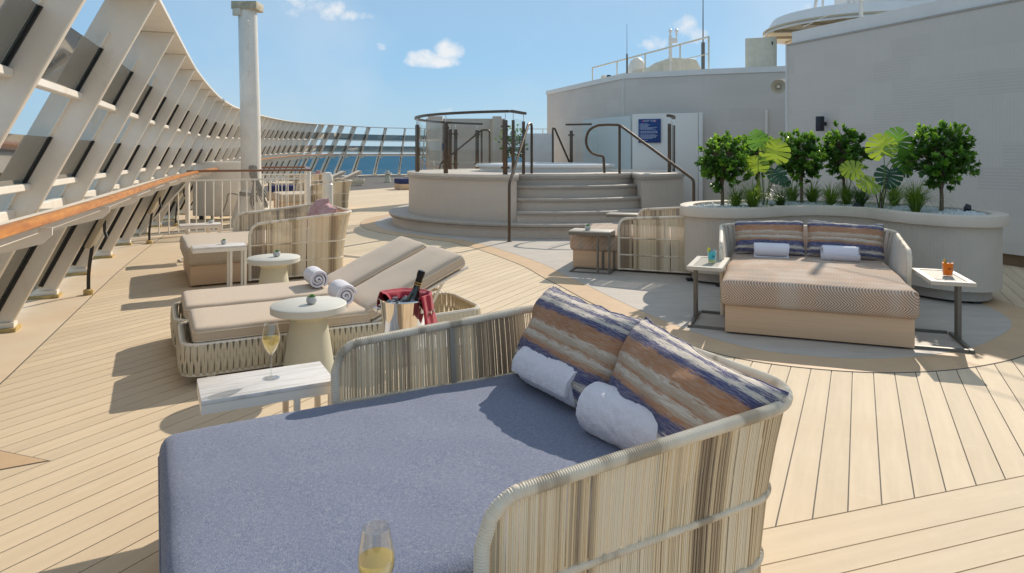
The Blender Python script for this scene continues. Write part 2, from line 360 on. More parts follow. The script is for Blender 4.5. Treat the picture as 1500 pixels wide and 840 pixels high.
t.links.new(cc, p.inputs['Base Color']); add_bump(t, p, math_n(t, 'ADD', hgt, math_n(t, 'MULTIPLY', ps, 1.5)), .16, .004); M['cladding'] = m

m, t, p, v = new_mat('platform_cladding', .8)
sp = t.nodes.new('ShaderNodeSeparateXYZ'); t.links.new(v, sp.inputs[0])
uu = math_n(t, 'MULTIPLY', math_n(t, 'ARCTAN2', sp.outputs[1], sp.outputs[0]), 2.9); cx_ = t.nodes.new('ShaderNodeCombineXYZ'); t.links.new(uu, cx_.inputs[0]); t.links.new(sp.outputs[2], cx_.inputs[1])
br = t.nodes.new('ShaderNodeTexBrick'); br.inputs['Scale'].default_value = 1; br.inputs['Brick Width'].default_value = .42; br.inputs['Row Height'].default_value = .21; br.inputs['Mortar Size'].default_value = .003
br.inputs['Color1'].default_value = (0, 0, 0, 1); br.inputs['Color2'].default_value = (1, 1, 1, 1); br.inputs['Mortar'].default_value = (.5, .5, .5, 1); t.links.new(cx_.outputs[0], br.inputs['Vector'])
bc = t.nodes.new('ShaderNodeSeparateColor'); t.links.new(br.outputs['Color'], bc.inputs[0]); sel = bc.outputs[0]
fl_ = math_n(t, 'SINE', math_n(t, 'MULTIPLY', uu, 2 * math.pi / .024)); gn = noise_node(t, v, 14, 4, (1, 1, .2)); st2 = noise_node(t, v, 2.2, 5, (1, 1, .5), .65)
cc = mix_rgb(t, st2, (.66, .575, .485), (.57, .49, .41)); cc = mix_rgb(t, math_n(t, 'MULTIPLY', sel, .22), cc, (.72, .64, .55)); cc = mix_rgb(t, math_n(t, 'MULTIPLY', br.outputs['Fac'], .5), cc, (.70, .63, .54))
t.links.new(cc, p.inputs['Base Color']); add_bump(t, p, math_n(t, 'ADD', math_n(t, 'MULTIPLY', fl_, math_n(t, 'GREATER_THAN', sel, .4)), gn), .5, .003); M['plaster'] = m
# ribbed planter body (vertical flutes come from geometry; this adds grain)
M['planter'] = mat('planter_stone', (.60, .53, .445), .8, var=.05, vscale=4, bump=.15, bscale=90, bstretch=(5, 5, .3))
M['planter_rim'] = mat('planter_rim', (.70, .62, .52), .7, var=.05, vscale=4, bump=.1, bscale=90)

# ocean
m, t, p, v = new_mat('sea', .12)
n = noise_node(t, v, .05, 6, (1, 1, 1), .7); n3 = noise_node(t, v, .004, 4)
t.links.new(mix_rgb(t, n3, (.005, .085, .165), (.006, .105, .20)), p.inputs['Base Color']); p.inputs['Specular IOR Level'].default_value = .08
p.inputs['Roughness'].default_value = .6
add_bump(t, p, n, .8, 2.0); M['sea'] = m

# ------------------------------------------------------------------ mesh helpers
class MB:
    def __init__(s): s.v = []; s.f = []; s.uv = None
    def add(s, verts, faces):
        b = len(s.v); s.v += [tuple(q) for q in verts]; s.f += [tuple(i + b for i in f) for f in faces]; return s
    def box(s, c, d, rz=0, mtx=None, taper=1):
        hx, hy, hz = d[0] / 2, d[1] / 2, d[2] / 2
        vs = []
        for z in (-hz, hz):
            k = taper if z > 0 else 1
            for x, y in ((-hx, -hy), (hx, -hy), (hx, hy), (-hx, hy)): vs.append(Vector((x * k, y * k, z)))
        m_ = mtx if mtx is not None else Matrix.Rotation(rz, 3, 'Z')
        vs = [m_ @ q + Vector(c) for q in vs]
        return s.add(vs, [(0, 3, 2, 1), (4, 5, 6, 7), (0, 1, 5, 4), (1, 2, 6, 5), (2, 3, 7, 6), (3, 0, 4, 7)])
    def beam(s, a, b, w, h, up=(0, 0, 1)):
        a = Vector(a); b = Vector(b); d = b - a; L = d.length; d.normalize(); u = Vector(up)
        x = d.cross(u)
        if x.length < 1e-4: x = d.cross(Vector((1, 0, 0)))
        x.normalize(); y = x.cross(d).normalized()
        mt = Matrix((x, d, y)).transposed()
        return s.box((a + b) / 2, (w, L, h), mtx=mt)
    def tube(s, pts, r, seg=8, closed=False, cap=True, flat=None):
        pts = [Vector(q) for q in pts]; n = len(pts); base = len(s.v); prev = None
        for i, q in enumerate(pts):
            if closed: d = pts[(i + 1) % n] - pts[i - 1]
            else: d = pts[min(i + 1, n - 1)] - pts[max(i - 1, 0)]
            d.normalize()
            if prev is None:
                ref = Vector((0, 0, 1)) if abs(d.z) < .9 else Vector((1, 0, 0))
                x = d.cross(ref).normalized()
            else: x = (prev - d * prev.dot(d)).normalized()
            prev = x; y = d.cross(x)
            rr = r[i] if isinstance(r, (list, tuple)) else r
            for k in range(seg):
                a = 2 * math.pi * k / seg
                fx, fy = (flat if flat else (1, 1))
                s.v.append(tuple(q + (x * math.cos(a) * fx + y * math.sin(a) * fy) * rr))
        m_ = n if closed else n - 1
        for i in range(m_):
            j = (i + 1) % n
            for k in range(seg):
                k2 = (k + 1) % seg
                s.f.append((base + i * seg + k, base + i * seg + k2, base + j * seg + k2, base + j * seg + k))
        if cap and not closed:
            s.f.append(tuple(base + k for k in range(seg))[::-1]); s.f.append(tuple(base + (n - 1) * seg + k for k in range(seg)))
        return s
    def lathe(s, prof, seg=32, c=(0, 0, 0), cap=True):
        b = len(s.v); n = len(prof)
        for (r, z) in prof:
            for k in range(seg):
                a = 2 * math.pi * k / seg; s.v.append((c[0] + r * math.cos(a), c[1] + r * math.sin(a), c[2] + z))
        for i in range(n - 1):
            for k in range(seg):
                k2 = (k + 1) % seg; s.f.append((b + i * seg + k, b + i * seg + k2, b + (i + 1) * seg + k2, b + (i + 1) * seg + k))
        if cap:
            if prof[0][0] > 1e-5: s.f.append(tuple(b + k for k in range(seg))[::-1])
            if prof[-1][0] > 1e-5: s.f.append(tuple(b + (n - 1) * seg + k for k in range(seg)))
        return s
    def prism(s, poly, z0, z1):
        n = len(poly); vs = [(x, y, z0) for x, y in poly] + [(x, y, z1) for x, y in poly]
        return s.add(vs, [tuple(range(n))[::-1], tuple(range(n, 2 * n))] + [(i, (i + 1) % n, n + (i + 1) % n, n + i) for i in range(n)])
    def build(s, name, mt, parent=None, smooth=None, bevel=0, bseg=2, loc=None, rot=None):
        me = bpy.data.meshes.new(name); me.from_pydata(s.v, [], s.f); me.update()
        o = bpy.data.objects.new(name, me); COL.objects.link(o)
        if isinstance(mt, str): mt = M[mt]
        me.materials.append(mt)
        bm = bmesh.new(); bm.from_mesh(me)
        bmesh.ops.remove_doubles(bm, verts=bm.verts, dist=1e-6)
        bmesh.ops.recalc_face_normals(bm, faces=bm.faces)
        if bevel:
            es = [e for e in bm.edges if len(e.link_faces) == 2 and e.calc_face_angle(0) > R(30)]
            bmesh.ops.bevel(bm, geom=es, offset=bevel, segments=bseg, affect='EDGES', profile=.5, clamp_overlap=True)
        bm.to_mesh(me); bm.free()
        if smooth is not None or bevel:
            ang = R(35 if smooth is None or smooth is True else smooth)
            for pl in me.polygons: pl.use_smooth = True
            try: me.set_sharp_from_angle(angle=ang)
            except Exception: pass
        if parent is not None: o.parent = parent
        if loc is not None: o.location = loc
        if rot is not None: o.rotation_euler = rot
        return o

def thing(name, label, cat, loc=(0, 0, 0), rz=0, group=None):
    o = bpy.data.objects.new(name, None); COL.objects.link(o); o.empty_display_size = .1
    o.location = loc; o.rotation_euler = (0, 0, rz); return tag(o, label, cat, group)
def tag(o, label, cat, group=None):
    o['label'] = label; o['category'] = cat
    if group: o['group'] = group
    return o
def struct(o): o['kind'] = 'structure'; return o
def stuff(o): o['kind'] = 'stuff'; return o
def copy_tree(o, parent=None):
    c = o.copy(); COL.objects.link(c); c.parent = parent
    for ch in list(o.children): copy_tree(ch, c)
    return c
def dup(o, loc, rz, label, group=None):
    c = copy_tree(o); c.location = loc; c.rotation_euler = (0, 0, rz); c['label'] = label
    if group: c['group'] = group
    return c
def spline(pts, n=8, closed=False):
    P = [Vector(q) for q in pts]; out = []; m_ = len(P)
    rng = range(m_) if closed else range(m_ - 1)
    for i in rng:
        p0 = P[(i - 1) % m_] if (closed or i > 0) else P[0] * 2 - P[1]; p1 = P[i]; p2 = P[(i + 1) % m_]
        p3 = P[(i + 2) % m_] if (closed or i < m_ - 2) else P[-1] * 2 - P[-2]
        for k in range(n):
            u = k / n; out.append(.5 * ((2 * p1) + (-p0 + p2) * u + (2 * p0 - 5 * p1 + 4 * p2 - p3) * u * u + (-p0 + 3 * p1 - 3 * p2 + p3) * u ** 3))
    if not closed: out.append(P[-1])
    return out
def offset_poly(poly, d):
    n = len(poly); out = []
    for i in range(n):
        a = Vector(poly[i - 1][:2]); b = Vector(poly[(i + 1) % n][:2]); t_ = (b - a).normalized()
        out.append((poly[i][0] + t_.y * d, poly[i][1] - t_.x * d))
    return out
def rbox(w, d, h, r, n=10, puff=0, seg_r=3, wr=0, seed=0):
    """soft rounded cushion centred on origin, base at z=0"""
    mb = MB(); idx = {}
    def axis(L, r_, n_):
        a = [-L / 2 + r_ * (1 - math.cos(math.pi / 2 * k / seg_r)) for k in range(seg_r)]
        mid = [-L / 2 + r_ + (L - 2 * r_) * k / n_ for k in range(n_ + 1)]
        return a + mid + [-q for q in reversed(a)]
    ax = axis(w, r, n); ay = axis(d, r, max(2, int(n * d / w))); az_ = axis(h, min(r, h / 2 - .001), 2)
    def P(x, y, z):
        rr = min(r, h / 2 - .001)
        ix = max(-w / 2 + r, min(w / 2 - r, x)); iy = max(-d / 2 + r, min(d / 2 - r, y)); iz = max(-h / 2 + rr, min(h / 2 - rr, z))
        q = Vector((x - ix, y - iy, z - iz))
        m_ = max(abs(q.x), abs(q.y), abs(q.z))
        if q.length > 1e-9: q = q.normalized() * (m_ if m_ < r else r) * 1.0
        q = Vector((q.x, q.y, q.z * rr / r)) if q.length else q
        o = Vector((ix, iy, iz)) + q
        u = abs(2 * x / w); v_ = abs(2 * y / d)
        if z > 0: o.z += puff * (1 - u ** 3) * (1 - v_ ** 3)
        if wr: o += Vector((0, 0, wr)) * mnoise.noise(Vector((x * 6 + seed, y * 6, z * 6)))
        return (o.x, o.y, o.z + h / 2)
    def grid(A, B, fn, flip):
        vs = [fn(a_, b_) for a_ in A for b_ in B]; nb = len(B)
        fs = []
        for i in range(len(A) - 1):
            for j in range(nb - 1):
                q = (i * nb + j, (i + 1) * nb + j, (i + 1) * nb + j + 1, i * nb + j + 1); fs.append(q[::-1] if flip else q)
        mb.add(vs, fs)
    grid(ax, ay, lambda a_, b_: P(a_, b_, h / 2), False); grid(ax, ay, lambda a_, b_: P(a_, b_, -h / 2), True)
    grid(ax, az_, lambda a_, b_: P(a_, -d / 2, b_), False); grid(ax, az_, lambda a_, b_: P(a_, d / 2, b_), True)
    grid(ay, az_, lambda a_, b_: P(-w / 2, a_, b_), True); grid(ay, az_, lambda a_, b_: P(w / 2, a_, b_), False)
    return mb

# ------------------------------------------------------------------ sea, deck
mb = MB(); RS = 45000
ring = [(RS * math.cos(2 * math.pi * k / 64), RS * math.sin(2 * math.pi * k / 64), -24) for k in range(64)]
mb.add(ring, [tuple(range(64))]); sea = struct(mb.build('sea', 'sea'))

# wind screen reference curve (top inner edge on plan), base curve outboard
Tpts = [(-.55, 0), (-1.35, 2.0), (-2.25, 4.38), (-3.27, 6.9), (-4.17, 9.2), (-5.48, 12.9), (-6.6, 16.5), (-8.1, 22), (-9.7, 29), (-10.6, 35.2), (-10.5, 39.6), (-9.2, 43.3), (-6.9, 45.3), (-3, 46.2), (1, 46.4), (5, 46)]
Tpts = [(x - .07, y - .026) if y < 15 else (x, y) for x, y in Tpts]
Tc = spline([(x, y, 0) for x, y in Tpts], 24)
def arclen(P):
    L = [0]
    for a_, b_ in zip(P, P[1:]): L.append(L[-1] + (b_ - a_).length)
    return L
TL = arclen(Tc)
def T_at(s):
    import bisect
    i = max(1, min(len(TL) - 1, bisect.bisect(TL, s))); u = (s - TL[i - 1]) / (TL[i] - TL[i - 1] + 1e-9)
    p_ = Tc[i - 1].lerp(Tc[i], u); lo = max(0, i - 6); hi = min(len(Tc) - 1, i + 6)
    d = (Tc[hi] - Tc[lo]).normalized(); nrm = Vector((d.y, -d.x, 0))   # inboard normal
    return p_, d, nrm
def kz(D): return 1 + .29 * max(0, min(1, (D - 15) / 25))
STEP = 1.345; NF = int((TL[-1] - .9) / STEP)
fr = []
for i in range(NF + 1):
    p_, d, nn = T_at(i * STEP + .85)
    k = kz(p_.y); ztop = 2.44 * k; lean = 1.18 * k
    fr.append((p_, d, nn, k, ztop, lean))
def scr(i, z, inb=0.0):
    """point on frame i: z in nominal metres 0..2.34, inb = metres inboard of the inner edge (horizontal)"""
    p_, d, nn, k, zt, le = fr[i]
    q = p_ - nn * (le * (1 - z / 2.44)) + nn * inb
    return Vector((q.x, q.y, z * k))
base = [scr(i, 0, 0) for i in range(len(fr))]
outline = [(q.x, q.y) for q in base] + [(14, 46), (14, -3), (-.5, -3)]
def inside(x, y, poly=outline):
    c = False; n = len(poly); j = n - 1
    for i in range(n):
        xi, yi = poly[i]; xj, yj = poly[j]
        if (yi > y) != (yj > y) and x < (xj - xi) * (y - yi) / (yj - yi + 1e-12) + xi: c = not c
        j = i
    return c
deck = MB().prism([(q.x - .0, q.y) for q in base] + [(14, 46), (14, -3), (-.9, -3)], -.3, -.006).build('deck', 'caulk')
struct(deck)
Ld = Vector((.459, .888)); Ln = Vector((.888, -.459)); Rd = Vector((.951, .308)); Rn = Vector((-.308, .951)); A_OFF = 2.10
GAP = .0055
def plank(poly):
    o = MB().prism(poly, -.02, 0).build('plank', 'plank', deck)
    return o
def local_plank(a, b, w, dirv, nrm, name='plank', mt='plank', zt=0.0, cut=None):
    """board from a to b (2D); object axes follow the board so the grain runs along it"""
    ang = math.atan2(dirv.y, dirv.x); L = (b - a).length
    poly = cut if cut else [(0, 0), (L, 0), (L, w), (0, w)]
    m_ = MB().prism([(y_, -x_) for x_, y_ in poly] if False else poly, -.02, 0)
    # mesh in board axes: x along the board -> swap so object Y runs along
    m2 = MB(); m2.v = [(y_, x_, z_) for x_, y_, z_ in m_.v]; m2.f = [f[::-1] for f in m_.f]
    o = m2.build(name, mt, deck)
    return o, ang, L
k = -150
for k in range(-120, 75):
    n0 = -3.041 + .12 * k + GAP / 2; n1 = n0 + .12 - GAP
    # parameter along L where line A is met at each edge: Rn . (Ln*n + Ld*t) = A_OFF
    def tA(n_): return (A_OFF + GAP / 2 - Rn.dot(Ln) * n_) / Rn.dot(Ld)
    t0, t1 = tA(n0), tA(n1)
    tm = min(t0, t1); nm = (n0 + n1) / 2
    ts = None; te = None; t_ = (t0 + t1) / 2
    while t_ < 64:
        q = Ln * nm + Ld * t_
        if inside(q.x, q.y):
            if ts is None: ts = t_
            te = t_
        elif ts is not None: break
        t_ += .1
    if ts is None or te - ts < .3: continue
    if ts < (t0 + t1) / 2 + .05: s0, s1 = t0, t1
    else: s0 = s1 = ts
    o0 = Ln * n0
    w = n1 - n0
    poly = [(0, s0), (w, s1), (w, te), (0, te)]
    m_ = MB().prism([(x_, y_) for x_, y_ in poly], -.02, 0)
    o = m_.build('plank', 'plank', deck)
    # local x = Ln, local y = Ld  (Ln x Ld = +z)
    o.matrix_local = Matrix(((Ln.x, Ld.x, 0, o0.x), (Ln.y, Ld.y, 0, o0.y), (0, 0, 1, 0), (0, 0, 0, 1)))
# margin board + planks of the near right corner, running along R
def rboard(n_lo, n_hi):
    w = n_hi - n_lo - GAP
    m_ = MB().prism([(-w, -6), (0, -6), (0, 14), (-w, 14)], -.02, 0)
    o = m_.build('plank', 'plank', deck); c = Rn * (n_hi - GAP / 2)
    # local y = Rd, local x = (Rd.y,-Rd.x) = -Rn
    X = Vector((Rd.y, -Rd.x)); 
    m3 = MB().prism([(0, -6), (w, -6), (w, 14), (0, 14)], -.02, 0); o.data.clear_geometry(); o.data.from_pydata(m3.v, [], m3.f); o.data.update()
    o.matrix_local = Matrix(((X.x, Rd.x, 0, c.x), (X.y, Rd.y, 0, c.y), (0, 0, 1, 0), (0, 0, 0, 1)))
rboard(1.917, 2.10)
for j in range(34): rboard(1.917 - .117 * (j + 1), 1.917 - .117 * j)
# wedge shaped board on the left
wd = [(-2.45, 3.18), (-2.115, 3.066), (-2.46, 2.895), (-3.3, 2.45), (-3.3, 3.47)]
MB().prism([(-2.4 - .5, 3.18 + .165), (-2.108, 3.071), (-2.42 - .6, 2.90 - .35)], .0005, .0015).build('board_seam', 'caulk', deck)
MB().prism([(-2.4 - .5, 3.177 + .158), (-2.122, 3.069), (-2.42 - .6, 2.90 - .34)], .001, .0035).build('margin_board', 'tan_inlay', deck)
# waterway strip along the foot of the wind screen
NB = len(base)
for i in range(0, NB - 1):
    nn = fr[i][2]; n2 = fr[i + 1][2]
    a_ = base[i] + nn * .34; b_ = base[i + 1] + n2 * .34; c_ = base[i + 1] - n2 * 1.0; d_ = base[i] - nn * 1.0
    o = MB().prism([(q.x, q.y) for q in (a_, b_, c_, d_)], -.01, .005).build('waterway_plate', 'margin', deck)
sm = MB()
for i in range(0, NB - 1):
    nn = fr[i][2]; n2 = fr[i + 1][2]
    a_ = base[i] + nn * .34; b_ = base[i + 1] + n2 * .34; c_ = base[i + 1] + n2 * .348; d_ = base[i] + nn * .348
    sm.prism([(q.x, q.y) for q in (d_, c_, b_, a_)], -.01, .003)
sm.build('waterway_seam', 'caulk', deck)
# inlays
PC = Vector((.7, 14.35))
arcL = [(PC.x + 3.85 * math.cos(a_), PC.y + 3.85 * math.sin(a_)) for a_ in [R(q) for q in range(20, 236, 6)]]
fl = [(-1.0, 10.75), (-.5, 9.9), (.09, 8.54), (.34, 7.68), (.51, 7.13), (.72, 6.4), (.95, 5.7), (1.26, 4.98), (1.62, 4.55), (2.15, 4.33), (2.64, 4.32), (3.15, 4.46), (3.68, 4.75), (4.3, 5.3), (4.6, 5.9), (4.66, 6.5), (4.5, 7.3), (4.4, 8.6), (4.6, 10.2), (4.7, 12), (4.5, 14)]
outer = [(q.x, q.y) for q in spline([(x, y, 0) for x, y in fl], 7)] + [q for q in arcL]
def layer(poly, z0, z1, name, mt): return MB().prism(poly, z0, z1).build(name, mt, deck)
layer(outer, -.01, .0025, 'inlay_seam', 'caulk')
layer(offset_poly(outer, -.008), -.01, .004, 'inlay_border', 'tan_inlay')
inner = offset_poly(outer, -.29)
layer(inner, -.01, .006, 'inlay_floor', 'grey_inlay')

# ------------------------------------------------------------------ wind screen
ws = thing('windscreen', 'long curved white windscreen of leaning frames with tinted glass strips along the ship side', 'windscreen', tuple(base[3]))
ws_inv = Vector(base[3])
def wl(q): return Vector(q) - ws_inv
DEP = .29
for i in range(0, len(fr) - 1):
    p_, d, nn, k, zt, le = fr[i]
    dep = DEP * k
    a0 = scr(i, .05); a1 = scr(i, 2.44)
    tw = .05
    mb = MB()
    # web plate
    vs = []
    for (q, dz) in ((a0, 0), (a1, 0)):
        for off, s_ in ((0, -1), (0, 1), (-dep, 1), (-dep, -1)):
            vs.append(wl(q + nn * off + d * (s_ * tw / 2)))
    mb.add(vs, [(0, 3, 2, 1), (4, 5, 6, 7), (0, 1, 5, 4), (1, 2, 6, 5), (2, 3, 7, 6), (3, 0, 4, 7)])
    # glazing channel proud of the web
    ca = scr(i, .1) - nn * .16 * k; cb = scr(i, 2.2) - nn * .16 * k
    for sgn in (-1,):
        mb.beam(wl(ca + d * sgn * (tw / 2 + .006)), wl(cb + d * sgn * (tw / 2 + .006)), .045, .012, up=nn)
    f_o = mb.build('frame', 'frame_paint', ws, bevel=.006, bseg=1)
    # foot plate
    ft = MB().box(wl(a0 + Vector((0, 0, -.03 * k - .0)) - nn * .13) + Vector((0, 0, 0)), (.34, .16, .03), rz=math.atan2(nn.y, nn.x))
    ft2 = MB().box(wl(a0 + Vector((0, 0, -.005)) - nn * .13 + Vector((0, 0, -.0))), (.30, .10, .06), rz=math.atan2(nn.y, nn.x))
    ft.build('foot_plate', 'rust', f_o if False else ws); ft2.build('foot_block', 'white_paint', ws)
def pane(i, z0, z1, name='glass_pane'):
    j = i + 1; g0 = -.15; d0 = fr[i][1]; d1 = fr[j][1]
    k0 = fr[i][3]; th = .012
    A = scr(i, z0, g0) + d0 * .03; B = scr(j, z0, g0) - d1 * .045; C_ = scr(j, z1, g0) - d1 * .045; D_ = scr(i, z1, g0) + d0 * .03
    nn = fr[i][2]
    m_ = MB(); vs = [wl(q) for q in (A, B, C_, D_)] + [wl(q - nn * th) for q in (A, B, C_, D_)]
    m_.add(vs, [(0, 1, 2, 3), (7, 6, 5, 4), (0, 4, 5, 1), (1, 5, 6, 2), (2, 6, 7, 3), (3, 7, 4, 0)])
    m_.build(name, 'tinted_glass' if (z0 > 1 or fr[i][0].y < 27) else 'clear_glass', ws)
    g = MB().beam(wl(scr(j, z0, g0 + .005) - d1 * .036), wl(scr(j, z1, g0 + .005) - d1 * .036), .018 if z0 > 1 else .03, .016 if z0 > 1 else .03, up=nn)
    g.build('gasket', 'rubber', ws)
def bar(i, z, w=.045, inb=-.13):
    j = i + 1; nn = fr[i][2]
    a_ = wl(scr(i, z, inb) + fr[i][1] * .026); b_ = wl(scr(j, z, inb) - fr[j][1] * .026)
    MB().beam(a_, b_, .055, w).build('crossbar', 'white_paint', ws, bevel=.006, bseg=1)
for i in range(0, len(fr) - 2):
    pane(i, 1.80, 2.09); pane(i, 1.22, 1.51); pane(i, .12, .98)
    bar(i, 1.775); bar(i, 1.195); bar(i, 1.02, .07)
# top beam: overlapping plate running over the frames
for i in range(0, len(fr) - 2):
    j = i + 1; vs = []
    for q, idx in ((scr(i, 2.44), i), (scr(j, 2.44), j)):
        nn = fr[idx][2]; k = fr[idx][3]
        for off, z in ((.012, .0), (.012, .03), (-DEP * k - .02, .03), (-DEP * k - .02, .0)):
            vs.append(wl(q + nn * off + Vector((0, 0, z))))
    MB().add(vs, [(0, 1, 2, 3), (7, 6, 5, 4), (0, 4, 5, 1), (1, 5, 6, 2), (2, 6, 7, 3), (3, 7, 4, 0)]).build('top_plate', 'white_paint', ws)

# varnished handrail with brackets
hr = thing('handrail', 'varnished orange wooden handrail on white brackets running inside the windscreen', 'handrail', tuple(base[3]))
hp = []; RAIL_IN = .34
for i in range(0, len(fr) - 1):
    q = scr(i, 1.10, RAIL_IN); hp.append(q)
sp_ = spline(hp, 3)
mb = MB(); b0 = None; prof = [(-.036, -.016), (-.032, .010), (-.015, .020), (.015, .020), (.032, .010), (.036, -.016), (.02, -.026), (-.02, -.026)]
for i, q in enumerate(sp_):
    d = (sp_[min(i + 1, len(sp_) - 1)] - sp_[max(i - 1, 0)]).normalized(); x = Vector((d.y, -d.x, 0)).normalized()
    for (u, z) in prof: mb.v.append(tuple(wl(q + x * u + Vector((0, 0, z)))))
for i in range(len(sp_) - 1):
    for k in range(8): mb.f.append((i * 8 + k, i * 8 + (k + 1) % 8, (i + 1) * 8 + (k + 1) % 8, (i + 1) * 8 + k))
mb.f.append(tuple(range(8)))
mb.build('rail', 'varnish', hr, smooth=50)
for i in range(0, len(fr) - 1):
    p_, d, nn, k, zt, le = fr[i]
    q = scr(i, 1.10, 0); w_ = RAIL_IN + .03
    m_ = MB()
    # gusset plate under the rail, curved lower edge
    pr = [(-.02, -.045), (w_, -.045), (w_, -.08), (w_ - .04, -.12), (.12, -.17), (-.06, -.22)]
    vs = []
    for s_ in (-.006, .006):
        for (u, z) in pr: vs.append(wl(q + nn * u + d * s_ + Vector((0, 0, z * k))))
    n = len(pr)
    m_.add(vs, [tuple(range(n)), tuple(range(n, 2 * n))[::-1]] + [(a_, (a_ + 1) % n, n + (a_ + 1) % n, n + a_) for a_ in range(n)])
    m_.build('bracket', 'white_paint', hr)
for i in range(0, len(fr) - 2):
    a_ = scr(i, 1.10, RAIL_IN - .12); b_ = scr(i + 1, 1.10, RAIL_IN - .12)
    MB().beam(wl(a_ + Vector((0, 0, -.034))), wl(b_ + Vector((0, 0, -.034))), .22, .008).build('shelf_plate', 'frame_paint', hr)
    a_ = scr(i, 1.10, RAIL_IN - .025); b_ = scr(i + 1, 1.10, RAIL_IN - .025)
    MB().beam(wl(a_ + Vector((0, 0, -.050))), wl(b_ + Vector((0, 0, -.050))), .010, .036).build('fascia_plate', 'frame_paint', hr)

# light boxes with cable conduit under the rail
def near_frame(X, Y):
    return min(range(len(fr)), key=lambda i: (scr(i, .6) - Vector((X, Y, .6))).length)
for n_, (X, Y, lab) in enumerate(((-3.75, 6.4, 'tan box leaning under the handrail nearest the camera with black conduit to a brass foot'),
                                 (-5.3, 10.4, 'tan box leaning under the handrail, second along, beside the white gate'),
                                 (-6.3, 13.1, 'tan box leaning under the handrail behind the white fence'))):
    i = near_frame(X, Y); p_, d, nn, k, zt, le = fr[i]
    foot = scr(i, 0, .30); b = thing('service_box', lab, 'service box', (foot.x, foot.y, 0), 0, 'tan service boxes under the handrail')
    o_ = Vector((foot.x, foot.y, 0)); m_ = MB()
    a0 = scr(i, .50, .09) - d * .10 - o_; a1 = scr(i, .95, .09) - d * .10 - o_
    m_.beam(a0, a1, .34, .05, up=nn); m_.build('box', 'tan_panel', b, bevel=.006)
    pts = spline([a0 + nn * .02, a0 * .72 + Vector((.012, -.01, 0)), a0 * .35 + Vector((-.012, .012, .03)), Vector((0, 0, .03))], 6)
    MB().tube(pts, .017, 8).build('conduit', 'rubber', b, smooth=True)
    MB().lathe([(.045, 0), (.045, .05), (.03, .06)], 12).build('brass_foot', 'rust', b, smooth=30)
    h0 = a1 * .35 + a0 * .65 + nn * .07 - d * .14
    MB().tube([h0 + Vector((0, 0, .10)), h0, h0 + Vector((.03, -.01, -.07))], .014, 6).build('plug', 'rubber', b)

# ------------------------------------------------------------------ grey clad deckhouses
def clad(poly, z0, z1, name, mt, parent, inv=Vector((0, 0, 0))):
    mb = MB().prism([(x - inv.x, y - inv.y) for x, y in poly], z0, z1)
    me = bpy.data.meshes.new(name); me.from_pydata(mb.v, [], mb.f); me.update(); me.materials.append(M[mt])
    uvl = me.uv_layers.new(name='UVMap'); n = len(poly); cum = [0]
    for i in range(n): cum.append(cum[-1] + (Vector(poly[(i + 1) % n]) - Vector(poly[i])).length)
    for fi, pl in enumerate(me.polygons):
        for li in pl.loop_indices:
            vi = me.loops[li].vertex_index; co = me.vertices[vi].co
            if fi < 2: uvl.data[li].uv = (co.x, co.y)
            else:
                e = fi - 2; u = cum[e] if (vi % n) == e else cum[e + 1]; uvl.data[li].uv = (u, co.z)
    bm = bmesh.new(); bm.from_mesh(me); bmesh.ops.recalc_face_normals(bm, faces=bm.faces); bm.to_mesh(me); bm.free()
    o = bpy.data.objects.new(name, me); COL.objects.link(o); o.parent = parent
    return o
WH = 3.3
P1 = [(9.2, 1.35), (4.82, 11.8), (6.9, 12.7), (13, 11), (13, 1.35)]
h1 = thing('deckhouse', 'tall grey tiled deckhouse wall behind the planter with brown skirting', 'deckhouse', (4.82, 11.8, 0)); i1 = Vector((4.82, 11.8, 0))
clad(P1, .15, WH, 'wall', 'cladding', h1, i1)
def inset(poly, d):
    c = Vector((sum(p[0] for p in poly) / len(poly), sum(p[1] for p in poly) / len(poly)))
    return offset_poly(poly, d)
def area(poly): return sum(poly[i - 1][0] * poly[i][1] - poly[i][0] * poly[i - 1][1] for i in range(len(poly))) / 2
def grow(poly, d):
    """outward offset of a polygon with proper mitres"""
    s = 1 if area(poly) > 0 else -1; n = len(poly); out = []
    for i in range(n):
        p0, p1, p2 = Vector(poly[i - 1]), Vector(poly[i]), Vector(poly[(i + 1) % n])
        a = (p1 - p0).normalized(); b = (p2 - p1).normalized(); na = Vector((a.y, -a.x)) * s; nb = Vector((b.y, -b.x)) * s
        m_ = (na + nb); m_ = m_ / max(.3, m_.dot(na)); out.append(tuple(p1 + m_ * d))
    return out
clad(grow(P1, -.05), -.004, .15, 'skirting', 'baseboard', h1, i1)
clad(grow(P1, .012), WH + .001, WH + .03, 'wall_trim', 'nosing', h1, i1)
clad(grow(P1, -.06), WH + .031, WH + .24, 'coping', 'cool_white', h1, i1)
P2 = [(1.12, 21.5), (2.8, 16.9), (4.6, 16.0), (6.7, 15.3), (13, 14.8), (13, 22.4)]
h2 = thing('deckhouse', 'lower grey tiled deckhouse wall behind the whirlpool platform with rails on its roof', 'deckhouse', (2.8, 16.9, 0)); i2 = Vector((2.8, 16.9, 0))
clad(P2, 0, WH, 'wall', 'cladding', h2, i2)
clad(grow(P2, .025), WH + .001, WH + .13, 'coping', 'cool_white', h2, i2)
d2 = (Vector((6.7, 15.3)) - Vector((4.6, 16.0))).normalized(); n2 = Vector((d2.y, -d2.x))
dc = Vector((6.02, 15.55)) + n2 * .02
MB().box((dc.x - 2.8 + .12, dc.y - 16.9, 1.19), (.42, .05, 2.38), rz=math.atan2(d2.y, d2.x)).build('door', mat('door_grey', (.46,.44,.42), .5), h2, bevel=.004)
MB().box((dc.x - 2.8 - .14, dc.y - 16.9 + .05 * 0, 1.2), (.05, .09, 2.44), rz=math.atan2(d2.y, d2.x)).build('door_jamb', 'white_paint', h2)
